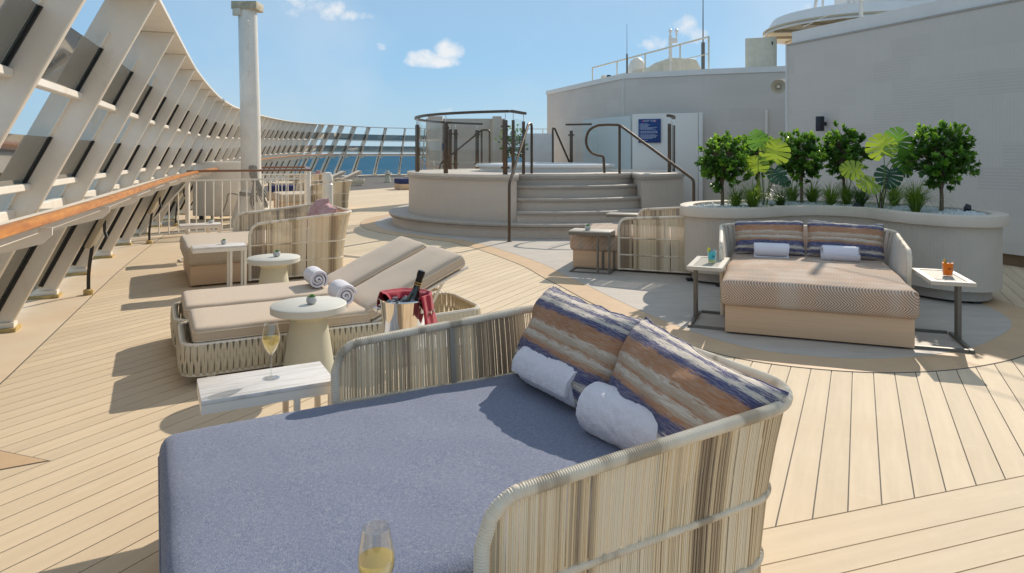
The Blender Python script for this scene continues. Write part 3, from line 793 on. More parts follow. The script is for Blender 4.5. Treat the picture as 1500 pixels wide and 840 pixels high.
MB().box((2.8 - 2.8 - .008, 16.9 - 16.9 - .012, WH / 2), (.02, .02, WH)).build('corner_trim', 'cool_white', h2)
MB().box((-.006, -.012, WH / 2 + .08), (.03, .03, WH - .16)).build('corner_trim', 'cool_white', h1)
RZ = WH + .13
# roof rail
rr = thing('roof_rail', 'cream painted guard rail on the roof of the lower deckhouse', 'railing', (2.5, 23.1, RZ)); ir = Vector((2.5, 23.1, RZ))
pA = Vector((2.62, 21.9, 4.22)); pB = Vector((4.9, 16.75, 4.33))
cream = mat('cream_paint', (.72, .66, .52), .5, var=.08, vscale=8)
MB().tube([pA - ir, pB - ir], .024, 8).build('top_rail', cream, rr, smooth=True)
MB().tube([pA - ir - Vector((0, 0, .42)), pB - ir - Vector((0, 0, .42))], .013, 6).build('mid_rail', cream, rr)
for f in (0, .26, .36, .52, .8, 1):
    q = pA.lerp(pB, f) - ir
    MB().beam((q.x, q.y, 0), q, .035, .035).build('post', cream, rr)
# whip aerials
def aerial(x, y, z1, lab, thick=.012):
    t_ = thing('whip_aerial', lab, 'aerial', (x, y, RZ), 0, 'whip aerials on the roof')
    MB().tube([(0, 0, 0), (0, 0, z1 - RZ)], [thick, thick * .4], 6).build('whip', 'black' if thick < .012 else 'dark_metal', t_)
    MB().tube([(0, 0, 0), (0, 0, .9)], thick * 2.2, 6).build('aerial_base', 'dark_metal', t_); return t_
aerial(3.35, 19.6, 5.2, 'thin dark whip aerial beside the small white dome')
aerial(5.0, 17.6, 5.9, 'taller whip aerial on a thick dark pole near the right end of the roof rail', .022)
dm = thing('satellite_dome', 'small white round satellite dome on the roof beside a thin aerial', 'dome', (3.72, 20.0, RZ))
MB().lathe([(.12, 0), (.14, .15), (.22, .25), (.27, .42), (.26, .58), (.20, .74), (.10, .83), (0, .86)], 20).build('radome', 'white_paint', dm, smooth=60)
MB().lathe([(.10, -.0), (.10, .16)], 12, (0, 0, -.0)).build('dome_stand', 'dark_metal', dm)
lk = thing('roof_locker', 'large rounded cream locker on the roof behind the guard rail', 'locker', (4.3, 19.2, RZ))
prl = [(-.75, 0), (.95, 0), (1.0, .25), (.80, .62), (.1, .66), (-.35, .50), (-.62, .30)]
mb = MB(); n = len(prl)
mb.add([(x, -.6, z) for x, z in prl] + [(x, .6, z) for x, z in prl], [tuple(range(n)), tuple(range(n, 2 * n))[::-1]] + [(i, (i + 1) % n, n + (i + 1) % n, n + i) for i in range(n)])
mb.build('locker_body', cream, lk, bevel=.05, bseg=3)
MB().box((.1, -.61, .3), (.5, .02, .35)).build('hatch', cream, lk, bevel=.01)
wm = thing('weather_mast', 'weather mast with two small cups on the roof in front of the cloud', 'weather mast', (4.38, 18.6, RZ))
MB().tube([(0, 0, 0), (0, 0, 1.25)], .045, 10).build('pole', 'white_paint', wm, smooth=True)
MB().box((.09, 0, 1.12), (.2, .08, .14)).build('sensor_box', 'cool_white', wm, bevel=.01)
for x in (0, .17): MB().lathe([(.02, 1.2), (.025, 1.32), (.05, 1.36), (.05, 1.42), (.02, 1.44)], 10, (x, 0, 0)).build('sensor_cup', 'cool_white', wm)
bx = thing('roof_cabinet', 'tall white cabinet standing on the roof left of the round overhang', 'cabinet', (6.15, 16.6, RZ), R(-22))
MB().box((0, 0, .41), (.72, .5, .82)).build('cabinet_body', cream, bx, bevel=.01)
MB().box((.1, -.26, .41), (.42, .02, .7)).build('door', cream, bx, bevel=.006)
MB().box((.26, -.275, .66), (.03, .02, .08)).build('latch', 'black', bx)
cm = thing('roof_fitting', 'cream bollard shaped fitting with a dark camera at the left end of the roof', 'fitting', (2.95, 21.6, RZ))
MB().tube([(0, 0, 0), (0, 0, .5)], .09, 10).build('fitting_post', cream, cm); MB().box((.16, 0, .48), (.12, .08, .08)).build('camera_head', 'black', cm)
# round overhanging deck above
ov = thing('upper_deck', 'round white overhanging upper deck with ribbed cream underside', 'upper deck', (8.3, 16.4, 4.37))
def disc_poly(r0, z): pass
arc = [(2.05 * math.cos(a_), 2.05 * math.sin(a_)) for a_ in [R(q) for q in range(90, 271, 6)]]
foot = [(9, 2.05)] + arc + [(9, -2.9)]
foot = [(9, 2.05)] + arc + [(1.5, -2.25), (9, -4.2)]
under = mat('overhang_cream', (.62, .52, .36), .7, var=.06, vscale=3)
MB().prism(foot, .06, .10).build('underside', under, ov)
n = len(foot); mb = MB(); fo = [(x * 1.0, y) for x, y in grow(foot, -.22)]
vs = [(x, y, 0) for x, y in foot] + [(x, y, .36) for x, y in fo] + [(x, y, .36) for x, y in grow(foot, -.30)] + [(x, y, 0) for x, y in grow(foot, -.04)]
mb.add(vs, [(i, (i + 1) % n, n + (i + 1) % n, n + i) for i in range(n)] + [(2 * n + i, 3 * n + i, 3 * n + (i + 1) % n, 2 * n + (i + 1) % n) for i in range(n)] + [(n + i, n + (i + 1) % n, 2 * n + (i + 1) % n, 2 * n + i) for i in range(n)] + [(3 * n + i, i, (i + 1) % n, 3 * n + (i + 1) % n) for i in range(n)])
mb.build('fascia', 'cool_white', ov)
MB().prism(grow(foot, -.26), .30, .34).build('deck_slab', 'cool_white', ov)
for a_ in (-60, -30, 0, 30, 60):
    c_ = math.radians(180 + a_); MB().beam((1.9 * math.cos(c_), 1.9 * math.sin(c_), .03), (4, .0 - a_ * .01, .03), .05, .055).build('rib', under, ov)
MB().beam((-.9, -1.75, .028), (-.9, 1.75, .028), .05, .05).build('rib', under, ov)
MB().beam((.6, -2.0, .028), (.6, 1.9, .028), .05, .05).build('rib', under, ov)
for x, y, x2 in ((-1.5, -1.0, .22), (-.9, -1.55, .2), (-.35, -1.7, .22), (-.75, -1.6, -.18), (-1.35, -1.15, .05)):
    MB().beam((x * .88, y * .88, .35), (x * .88 + x2, y * .88 + .1, 1.4), .05, .05).build('strut', 'white_paint', ov)
up = thing('upper_house', 'plain white upper superstructure wall above the overhang at the top right', 'superstructure', (10.5, 15.5, 4.95))
MB().box((1.2, 1.5, 1.1), (5.2, 4, 2.2)).build('upper_wall', 'cool_white', up, bevel=.02)
pr = thing('wire_rail', 'white post with wire guard line on top of the tall deckhouse', 'railing', (5.45, 10.5, WH + .24))
w1_ = Vector((9.1, 1.9, 0)) - Vector((5.45, 10.5, 0))
for f in (0, .34, .68): MB().beam((w1_.x * f, w1_.y * f, 0), (w1_.x * f, w1_.y * f, .95), .045, .045).build('post', 'white_paint', pr)
MB().tube([(-.45, 1.05, .05), (0, 0, .28), (w1_.x * .34, w1_.y * .34, .28)], .007, 5).build('wire', 'cool_white', pr)
MB().tube([(0, 0, .62), (w1_.x * .34, w1_.y * .34, .62)], .007, 5).build('wire', 'cool_white', pr)
# horn loudspeaker + wall light
hn = thing('horn_speaker', 'olive grey horn loudspeaker fixed high at the corner of the tall deckhouse', 'loudspeaker', (4.95, 12.5, 2.66))
q = (Vector((0, 0, 1.4)) - Vector((5, 12.5, 2.6))); q.z = -.5
hm = MB().lathe([(.05, .22), (.03, .12), (.045, .08), (.12, .02), (.135, 0), (.125, .004), (.10, .03), (.04, .07), (.02, .09)], 24, cap=False)
hm.build('horn', 'horn', hn, smooth=50, rot=(q.normalized().to_track_quat('-Z', 'Y')).to_euler(), loc=(.0, 0, 0))
MB().lathe([(.0, -.01), (.03, 0), (.035, .06), (.03, .1)], 14).build('horn_driver', mat('pale_driver', (.6, .58, .5), .5), hn, smooth=50, rot=(q.normalized().to_track_quat('-Z', 'Y')).to_euler(), loc=tuple(-q.normalized() * .02))
MB().box((.12, .05, .12), (.25, .05, .05)).build('horn_bracket', 'white_paint', hn)
wl_ = thing('wall_light', 'black up and down light fixed on the tall grey wall', 'wall light', (5.12, 11.0, 1.9), math.atan2(-.922, .388))
MB().box((0, -.11, 0), (.10, .09, .24)).build('lamp_body', 'black', wl_, bevel=.006); MB().box((.0, -.04, 0), (.06, .09, .06)).build('mount', 'black', wl_)

# ------------------------------------------------------------------ whirlpool platform
pf = thing('whirlpool_platform', 'round ribbed stone platform with curved steps carrying the whirlpool', 'platform', (PC.x, PC.y, 0))
def pcirc(r, a0, a1, n=40): return [(r * math.cos(R(a0 + (a1 - a0) * k / n)), r * math.sin(R(a0 + (a1 - a0) * k / n))) for k in range(n + 1)]
def ang_for(r, x): return -math.degrees(math.acos(x / r))      # angle on the front half for a given local x
XL, XR = -.62, 1.62
def notched(r, ri=2.15):
    a_r = ang_for(r, XR); a_l = ang_for(r, XL)
    return pcirc(r, a_r, 360 + a_l, 70) + pcirc(ri, ang_for(ri, XL), ang_for(ri, XR), 16)
MB().prism(notched(2.87), 0, 1.0).build('drum', 'plaster', pf, smooth=30)
MB().prism(grow(notched(2.87), .035), .995, 1.05).build('deck_slab', mat('platform_top', (.68, .60, .51), .6, var=.05, vscale=2), pf, smooth=30, bevel=.012)
MB().prism(grow(notched(2.87), .03), .955, .996).build('slab_trim', 'nosing', pf, smooth=30)
MB().lathe([(3.2, 0), (3.2, .165)], 96).build('ledge', 'plaster', pf, smooth=30)
MB().lathe([(3.18, .165), (3.25, .165), (3.25, .185), (3.235, .19), (3.235, .197), (3.275, .203), (3.28, .235), (3.26, .247), (3.2, .247), (3.195, .243), (3.12, .243), (3.115, .247), (2.8, .247)], 96).build('ledge_nosing', 'nosing', pf, smooth=30)
zs = [(.247, .43, 2.98, XR + .20), (.43, .634, 2.70, XR + .16), (.634, .842, 2.42, XR + .02)]
for z0, z1, r, xr in zs:
    front = pcirc(r, ang_for(r, XL + .003), ang_for(r, xr), 26); back = pcirc(2.16, ang_for(2.16, min(xr, 2.1)), ang_for(2.16, XL + .003), 12)
    poly = front + back
    st_ = MB().prism(poly, z0 - .01, z1 - .05).build('step', 'plaster', pf, smooth=30)
    f2 = pcirc(r + .035, ang_for(r + .035, XL + .004), ang_for(r + .035, xr + .03), 26)
    MB().prism(f2 + back, z1 - .048, z1).build('step_nosing', 'nosing', st_, smooth=30, bevel=.014, bseg=2)
    f3 = pcirc(r + .018, ang_for(r + .018, XL + .004), ang_for(r + .018, xr + .015), 26)
    MB().prism(f3 + back, z1 - .068, z1 - .0485).build('nosing_bead', 'nosing', st_, smooth=30)
# tub
tb = thing('whirlpool_tub', 'round white whirlpool tub set on the platform', 'whirlpool', (PC.x, PC.y, 1.05))
MB().lathe([(1.40, 0), (1.40, .085), (1.47, .09), (1.485, .11), (1.48, .145), (1.45, .16), (1.22, .16), (1.19, .14), (1.17, .0), (1.1, -.0)], 72).build('tub_shell', 'acrylic', tb, smooth=35)
MB().lathe([(0, .075), (1.18, .075)], 48, cap=False).build('water', 'water', tb)
# balustrade
bl = thing('glass_balustrade', 'bronze and glass balustrade round the left of the whirlpool platform', 'balustrade', (PC.x, PC.y, 1.05))
def bpost(a_, par, r=2.72, h=.95, dx=None):
    x, y = dx if dx else (r * math.cos(R(a_)), r * math.sin(R(a_)))
    MB().box((x, y, h / 2), (.055, .075, h), rz=R(a_)).build('post', 'bronze', par, bevel=.006)
    MB().tube([(x, y, h), (x, y, h + .12)], .008, 6).build('rail_pin', 'chrome', par)
    for z in (.12, .84): MB().tube([(x - math.sin(R(a_)) * .075, y + math.cos(R(a_)) * .075, z), (x + math.sin(R(a_)) * .075, y - math.cos(R(a_)) * .075, z)], .019, 8).build('glass_clamp', 'bronze', par)
def brail(a0, a1, par, r=2.72, h=1.08):
    P_ = pcirc(r, a0, a1, max(4, int(abs(a1 - a0) / 4))); mb = MB()
    for i, (x, y) in enumerate(P_):
        u = Vector((x, y, 0)).normalized()
        for o_, z in ((-.035, 0), (.035, 0), (.035, .045), (-.035, .045)): mb.v.append((x + u.x * o_, y + u.y * o_, h + z))
    n = len(P_)
    for i in range(n - 1):
        for k in range(4): mb.f.append((i * 4 + k, i * 4 + (k + 1) % 4, (i + 1) * 4 + (k + 1) % 4, (i + 1) * 4 + k))
    mb.f += [(0, 1, 2, 3), (4 * n - 1, 4 * n - 2, 4 * n - 3, 4 * n - 4)]
    mb.build('rail', 'bronze', par)
def bglass(a0, a1, par, r=2.72, z0=.05, z1=1.0):
    P_ = pcirc(r, a0, a1, max(3, int(abs(a1 - a0) / 4))); mb = MB(); n = len(P_)
    for (x, y) in P_:
        u = Vector((x, y, 0)).normalized() * .006
        mb.v += [(x - u.x, y - u.y, z0), (x + u.x, y + u.y, z0), (x + u.x, y + u.y, z1), (x - u.x, y - u.y, z1)]
    for i in range(n - 1):
        for k in range(4): mb.f.append((i * 4 + k, i * 4 + (k + 1) % 4, (i + 1) * 4 + (k + 1) % 4, (i + 1) * 4 + k))
    mb.f += [(0, 1, 2, 3), (4 * n - 1, 4 * n - 2, 4 * n - 3, 4 * n - 4)]
    mb.build('glass_panel', 'clear_glass', par)
for a_ in (197, 193.5, 225, 252.5, 176, 143, 139, 125): bpost(a_, bl)
brail(122, 254, bl); bglass(200, 222, bl); bglass(228, 250, bl); bglass(179, 191, bl); bglass(146, 173, bl)
b2_ = thing('glass_balustrade', 'short bronze balustrade piece at the left top of the steps', 'balustrade', (.02, 11.75, 1.05))
bpost(0, b2_, dx=(0, 0)); bpost(0, b2_, dx=(.19, .5)); MB().beam((-.03, -.08, 1.10), (.22, .58, 1.10), .06, .045).build('rail', 'bronze', b2_)
MB().beam((.02, .06, .52), (.17, .44, .52), .012, .9).build('glass_panel', 'clear_glass', b2_)
b3_ = thing('glass_balustrade', 'short bronze and glass balustrade in front of the blue rules board', 'balustrade', (PC.x, PC.y, 1.05))
bpost(-28, b3_, 2.68); bpost(-10, b3_, 2.68); brail(-30, -8, b3_, 2.68); bglass(-25, -13, b3_, 2.68)
b4_ = thing('glass_balustrade', 'glass balustrade piece on the far side of the whirlpool left of the frosted screen', 'balustrade', (PC.x, PC.y, 1.05))
bpost(73, b4_); brail(62, 76, b4_); bglass(58, 71, b4_)
def rail_tube(name, lab, pts, posts, r=.024):
    o = Vector(pts[0]); t_ = thing(name, lab, 'handrail', tuple(o), 0, 'bronze stair handrails')
    P_ = [Vector(p_) - o for p_ in pts]; Q = [P_[0]]
    for i in range(1, len(P_) - 1):     # round the corners
        a_ = P_[i - 1]; b_ = P_[i]; c_ = P_[i + 1]; rr_ = min(.07, (a_ - b_).length * .45, (c_ - b_).length * .45)
        s_ = b_ + (a_ - b_).normalized() * rr_; e_ = b_ + (c_ - b_).normalized() * rr_
        for k in range(5):
            u = k / 4; Q.append(s_ * (1 - u) ** 2 + b_ * 2 * u * (1 - u) + e_ * u * u)
    Q.append(P_[-1])
    MB().tube(Q, r, 10).build('rail', 'bronze', t_, smooth=True)
    for a_, b_ in posts: MB().tube([Vector(a_) - o, Vector(b_) - o], r, 10).build('post', 'bronze', t_, smooth=True)
    MB().lathe([(.05, 0), (.05, .008)], 16).build('foot_flange', 'bronze', t_)
rail_tube('stair_handrail', 'bronze tube handrail at the left of the curved steps, foot on the deck', [(-.045, 10.75, 0), (-.045, 10.75, .93), (.30, 12.15, 1.96), (.36, 12.32, 1.96), (.36, 12.32, 1.05)], [])
rail_tube('stair_handrail', 'bronze handrail with a big curl at its top, right of the curved steps', [(2.96, 10.95, 0), (2.96, 10.95, .99), (1.97, 12.32, 1.94), (1.75, 12.45, 1.95)] + [tuple(q) for q in spline([(1.6, 12.5, 1.94), (1.45, 12.55, 1.86), (1.39, 12.6, 1.70), (1.41, 12.62, 1.54), (1.5, 12.64, 1.43), (1.62, 12.65, 1.38)], 3)] + [(1.72, 12.66, 1.37), (1.74, 12.66, 1.05)], [((1.97, 12.32, 1.05), (1.97, 12.32, 1.93))])
rail_tube('stair_handrail', 'bronze handrail on the far side of the whirlpool seen through the glass', [(-2.0, 17.9, .3), (-1.9, 17.8, 1.15), (-.75, 16.6, 2.0), (-.55, 16.5, 2.0), (-.55, 16.5, 1.05)], [((-.75, 16.6, 1.05), (-.75, 16.6, 2.0))])
rail_tube('stair_handrail', 'steep dark handrail behind the tub left of the far glass piece', [(1.55, 17.6, .3), (1.55, 17.4, 1.05), (1.05, 16.6, 2.05), (1.0, 16.5, 2.05), (1.0, 16.5, 1.05)], [])
# white partition with frosted panel and rules board
pw = thing('partition', 'white partition wall with frosted glass panel behind the whirlpool platform', 'partition', (2.86, 16.0, 0))
MB().prism([(0, 0), (1.43, -.50), (1.47, -.40), (.05, .1)], 0, 2.36).build('wall_panel', mat('partition_white', (.82, .78, .72), .5), pw, bevel=.006)
MB().prism([(1.437, -.52), (1.52, -.55), (1.62, -.1), (1.5, -.1)], 0, 2.37).build('end_post', 'cool_white', pw)
MB().beam((-.02, .05, 1.65), (-.95, 1.95, 1.65), .03, 1.35).build('frosted_panel', 'frosted_glass', pw)
dP = Vector((1.43, -.50, 0)).normalized(); nP = Vector((dP.y, -dP.x, 0))
sg = thing('rules_board', 'blue whirlpool rules board with white text on the white partition', 'sign', (2.86 + .33 * 1.0, 16.0 - .125, 1.955), math.atan2(dP.y, dP.x))
MB().box((.06, -.022, 0), (.52, .02, .56)).build('board', 'sign_blue', sg, bevel=.003)
def text(s, size, loc, mt, parent, name='lettering'):
    cu = bpy.data.curves.new(name, 'FONT'); cu.body = s; cu.size = size; cu.align_x = 'CENTER'; cu.align_y = 'CENTER'; cu.extrude = .001
    o = bpy.data.objects.new(name, cu); COL.objects.link(o)
    dg = bpy.context.evaluated_depsgraph_get(); me = bpy.data.meshes.new_from_object(o.evaluated_get(dg)); bpy.data.objects.remove(o)
    ob = bpy.data.objects.new(name, me); COL.objects.link(ob); me.materials.clear(); me.materials.append(M[mt]); ob.parent = parent
    ob.location = loc; ob.rotation_euler = (R(90), 0, 0); return ob
text('HOT TUB', .062, (.06, -.035, .232), 'sign_white', sg, 'title')
mb = MB(); rnd = random.Random(3); z = .165
for wdt in (.12, .20, .17, .16, .36, .26, .33, .0, .36, .35, .37, .0, .34, .35, .34, .34, .26, .0, .13):
    if wdt:
        x = -.165 + .02; 
        mb.box((x - .018, -.0335, z), (.012, .002, .010))
        while x < -.145 + wdt:
            l_ = rnd.uniform(.02, .05); mb.box((x + l_ / 2, -.0335, z), (l_, .002, .008)); x += l_ + .007
    z -= .0215
stuff(mb.build('small_print', 'sign_white', sg))
MB().lathe([(0, 0), (.022, 0)], 16, cap=False).build('round_emblem', 'sign_red', sg, loc=(-.09, -.034, .228), rot=(R(90), 0, 0))
MB().box((.20, -.034, .228), (.03, .002, .045)).build('flag_emblem', 'sign_red', sg)
# taupe bulkhead beyond the platform
bk = thing('screen_wall', 'taupe screen wall with two pillars beyond the left of the platform', 'wall', (-1.35, 19.6, 0))
MB().box((0, .1, 1.22), (2.3, .3, 2.44)).build('wall_panel', 'tile_back', bk)
for x in (-.86, .92): MB().box((x, -.12, 1.25), (.42 if x < 0 else .26, .3, 2.5)).build('pillar', 'tile_back', bk, bevel=.01)
MB().box((-.62, -.29, 1.62), (.05, .02, .20)).build('notice', 'sign_blue', bk)
bn = thing('white_locker', 'low white locker in the gap between the balustrade and the grey wall', 'locker', (.75, 19.5, 0))
MB().box((0, 0, 1.0), (.9, .6, 2.0)).build('locker_body', 'cool_white', bn, bevel=.01)

# ------------------------------------------------------------------ mast, gate fence, cabinet, bollard
ms = thing('mast', 'tall white tapered steel mast with rope coil at its foot', 'mast', (-5.22, 13.5, 0))
mb = MB().tube([(0, 0, 0), (-.03, 0, 2), (-.09, 0, 4.28)], [.195, .19, .18], 28); mb.build('pole', 'white_paint', ms, smooth=True)
MB().box((-.09, 0, 4.36), (.50, .40, .16)).build('top_box', mat('aged_cream', (.55, .47, .33), .7, var=.3, vscale=12), ms, bevel=.01)
MB().box((-.23, -.17, 4.22), (.16, .08, .14)).build('junction_box', cream, ms, bevel=.01)
MB().lathe([(.42, 0), (.40, .08), (.24, .62), (.20, .70)], 28).build('foot_cone', 'frame_paint', ms, smooth=40)
for k, z in enumerate((1.75, 2.4, 3.0, 3.55, 4.0)):
    MB().tube([(.0, -.18, z - .05), (.0, -.22, z - .04), (.0, -.22, z + .04), (.0, -.18, z + .05)], .01, 6).build('rung', 'white_paint', ms)
rp = thing('rope_coil', 'coiled grey rope hanging on the foot of the white mast', 'rope', (-5.13, 13.26, 1.05)); rnd = random.Random(5)
for k in range(9):
    x0 = rnd.uniform(-.05, .05); x1 = rnd.uniform(-.0, .30); z1 = rnd.uniform(-.72, -.45)
    P_ = spline([(x0, -.02 * k * .3, .10), (x0 + .05, -.03, -.12), (x1, -.05 - .006 * k, z1 + .1), (x1 + .05, -.05, z1), (x1 + .02, -.04, z1 + .12), (x0 + .08, -.05, -.1), (x0 + .06, -.02, .10)], 6, closed=True)
    MB().tube(P_, .014, 6, closed=True).build('rope_loop', 'rope', rp, smooth=True)
for k in range(4):
    P_ = [(.24 * math.cos(a_) - .09, .24 * math.sin(a_) + .24, -.42 - .035 * k + .02 * math.sin(a_ * 2)) for a_ in [2 * math.pi * j / 24 for j in range(24)]]
    MB().tube(P_, .014, 6, closed=True).build('rope_turn', 'rope', rp, smooth=True)
MB().tube(spline([(.2, 0, -.4), (-.1, -.1, -.46), (-.42, -.05, -.42), (-.5, 0, -.60), (-.62, 0, -.9)], 6), .014, 6).build('rope_end', 'rope', rp, smooth=True)

fA = Vector((-5.59, 11.59, 0)); fB = Vector((-3.80, 12.58, 0)); fC = Vector((-4.72, 15.4, 0)); fD = Vector((-6.5, 14.6, 0))
gf = thing('gate_fence', 'white steel balustrade with dark wooden top rail beside the mast', 'fence', tuple(fA))
def fence_run(a_, b_, par, first=True, pitch=.13, endpost=True):
    L_ = (b_ - a_).length; n = int(L_ / pitch); u = (b_ - a_).normalized()
    for z in (.95, .06): MB().beam(a_ - fA + Vector((0, 0, z)), b_ - fA + Vector((0, 0, z)), .02, .03).build('rail', 'white_paint', par)
    for k in range(1, n):
        q = a_ + u * (L_ * k / n) - fA; MB().box((q.x, q.y, .505), (.015, .015, .86)).build('baluster', 'white_paint', par)
    w_ = MB().beam(a_ - fA + Vector((0, 0, 1.11)) - u * .02, b_ - fA + Vector((0, 0, 1.11)) + u * .03, .085, .04); w_.build('wooden_rail', 'dark_varnish', par, bevel=.012)
    for q in ((a_, b_) if endpost else ()):
        MB().box((q.x - fA.x, q.y - fA.y, .545), (.06, .06, 1.08)).build('post', 'white_paint', par, bevel=.005)
fence_run(fA, fB, gf); fence_run(fB, fC, gf, endpost=False); fence_run(fC, fD, gf)
# little sloped wing toward the windscreen
aw = Vector((-.45, -.30, 0)); mb = MB()
MB().beam((0, 0, .93), (-.62, -.38, .06), .02, .025).build('sloped_rail', 'white_paint', gf)
MB().beam((0, 0, .06), (-.62, -.38, .04), .02, .025).build('lower_rail', 'white_paint', gf)
for f in (.2, .4, .6, .8): MB().box((-.62 * f, -.38 * f, .05 + (.87 * (1 - f)) / 2), (.016, .016, .87 * (1 - f) + .02)).build('baluster', 'white_paint', gf)
cb_ = thing('deck_cabinet', 'flat white cabinet standing behind the white fence left of the mast', 'cabinet', (-6.3, 14.6, 0), R(8))
MB().box((0, 0, .66), (1.12, .28, 1.16)).build('cabinet_body', 'white_paint', cb_, bevel=.02)
for x in (-.4, .4): MB().box((x, 0, .04), (.08, .2, .08)).build('foot', 'black', cb_)
bo = thing('vent_bollard', 'slim white capped vent pipe behind the pink cushions', 'vent', (-3.55, 12.95, 0))
MB().lathe([(.10, 0), (.10, .82), (.085, .84), (.085, .86), (.10, .88), (.10, .98), (.07, 1.03), (.07, 1.045), (.03, 1.06), (0, 1.06)], 20).build('vent_pipe', 'white_paint', bo, smooth=35)

# ------------------------------------------------------------------ furniture builders
def roll(name, lab, L, r, loc, rz, group, squash=1.0, tilt=0, seed=0):
    t_ = thing(name, lab, 'towel', loc, rz, group)
    mb = MB(); turns = 3.2; big = r > .08; n = 220 if big else 90; th = r / (turns + .45); segx = 80 if big else 22
    pts = []
    for i in range(n + 1):
        a_ = 2 * math.pi * turns * i / n; rr_ = .001 + (r - .001 - th * .12) * i / n
        pts.append((rr_ * math.cos(a_ + 1.0 + seed), rr_ * math.sin(a_ + 1.0 + seed)))
    prof = []
    for i, (x, y) in enumerate(pts):
        q = Vector((x, y)); 
        prof.append((q, q.normalized()))
    xs = [-L / 2 + L * k / segx for k in range(segx + 1)]
    outer_ = []; inner_ = []
    for (q, nn_) in prof:
        outer_.append(q + nn_ * th * .37); inner_.append(q - nn_ * th * .37)
    loop = outer_ + inner_[::-1]; nl = len(loop)
    for j, x in enumerate(xs):
        e = min(j, segx - j) / segx * 10; sh = 1 - .05 * max(0, 1 - e) ** 2
        for i, q in enumerate(loop):
            k = i if i < n + 1 else nl - 1 - i
            ex = .012 * mnoise.noise(Vector((k * 11 / n, seed * 3.1, .3))) + .012 * math.sin(k / n * 9) if (j in (0, segx)) else 0
            sgn = -1 if j == 0 else 1
            w_ = 1 + .018 * mnoise.noise(Vector((x * 9 + seed, q.x * 14, q.y * 14))) + (.045 * mnoise.noise(Vector((x * 130, q.x * 130 + seed, q.y * 130))) + .03 * mnoise.noise(Vector((x * 35, q.x * 35 + seed, q.y * 35))) if big and i <= n else 0)
            y_ = q.x * sh * w_; z_ = q.y * sh * w_ * squash
            zf = -r * squash * .93
            if z_ < zf: z_ = zf + (z_ - zf) * .2
            mb.v.append((x + sgn * ex, y_, z_ + r * squash * .93))
    for j in range(segx):
        for i in range(nl):
            i2 = (i + 1) % nl; mb.f.append((j * nl + i, j * nl + i2, (j + 1) * nl + i2, (j + 1) * nl + i))
    for j in (0, segx):
        for i in range(n):
            a_, b_ = i, i + 1; c_, d_ = nl - 1 - (i + 1), nl - 1 - i
            mb.f.append((j * nl + a_, j * nl + b_, j * nl + c_, j * nl + d_))
    o = mb.build('towel_roll', 'towel', t_, smooth=70); o.rotation_euler = (0, R(tilt), 0)
    return t_
def pillow(lab, w, h, th, loc, rot, mt, group, seed=0, droop=0, flare=0):
    t_ = bpy.data.objects.new('pillow', None)
    n = 26; mb = MB()
    def P(u, v, s):
        x = u * w / 2 * (1 - .085 * (1 - v * v) ** 1.0 * abs(u) ** 2 - .07 * abs(u * v) ** 4); y = v * h / 2 * (1 - .11 * (1 - u * u) * abs(v) ** 2 - .05 * abs(u * v) ** 4)
        e = max(0, (1 - abs(u) ** 2.8)) ** .48 * max(0, (1 - abs(v) ** 2.8)) ** .48
        z = s * th / 2 * e
        edge = (max(abs(u), abs(v))) ** 3
        wrk = .016 * mnoise.noise(Vector((u * 2.5 + seed, v * 2.5, s))) + .034 * mnoise.noise(Vector((u * 10 + seed, v * 2.2, s + 2))) * edge
        z += wrk * e * 1.6 - droop * u * max(0, u) * .0
        y -= droop * (max(0, u) ** 2) * .5 + .012 * mnoise.noise(Vector((u * 4 + seed, .3, 0))) * edge
        return (x * (1 + flare * v), y, z)
    for s in (1, -1):
        b = len(mb.v)
        for i in range(n + 1):
            for j in range(n + 1): mb.v.append(P(2 * i / n - 1, 2 * j / n - 1, s))
        for i in range(n):
            for j in range(n):
                q = (b + i * (n + 1) + j, b + (i + 1) * (n + 1) + j, b + (i + 1) * (n + 1) + j + 1, b + i * (n + 1) + j + 1)
                mb.f.append(q if s > 0 else q[::-1])
    o = mb.build('pillow', mt, None, smooth=80); o.location = loc
    o.rotation_mode = 'QUATERNION'; o.rotation_quaternion = rot
    tag(o, lab, 'pillow', group); bpy.data.objects.remove(t_)
    pts = [P(-1 + 2 * k / 20, -1, 0) for k in range(21)] + [P(1, -1 + 2 * k / 20, 0) for k in range(1, 21)] + [P(1 - 2 * k / 20, 1, 0) for k in range(1, 21)] + [P(-1, 1 - 2 * k / 20, 0) for k in range(1, 20)]
    MB().tube(pts, .004, 6, closed=True).build('piping', mt, o, smooth=True)
    return o

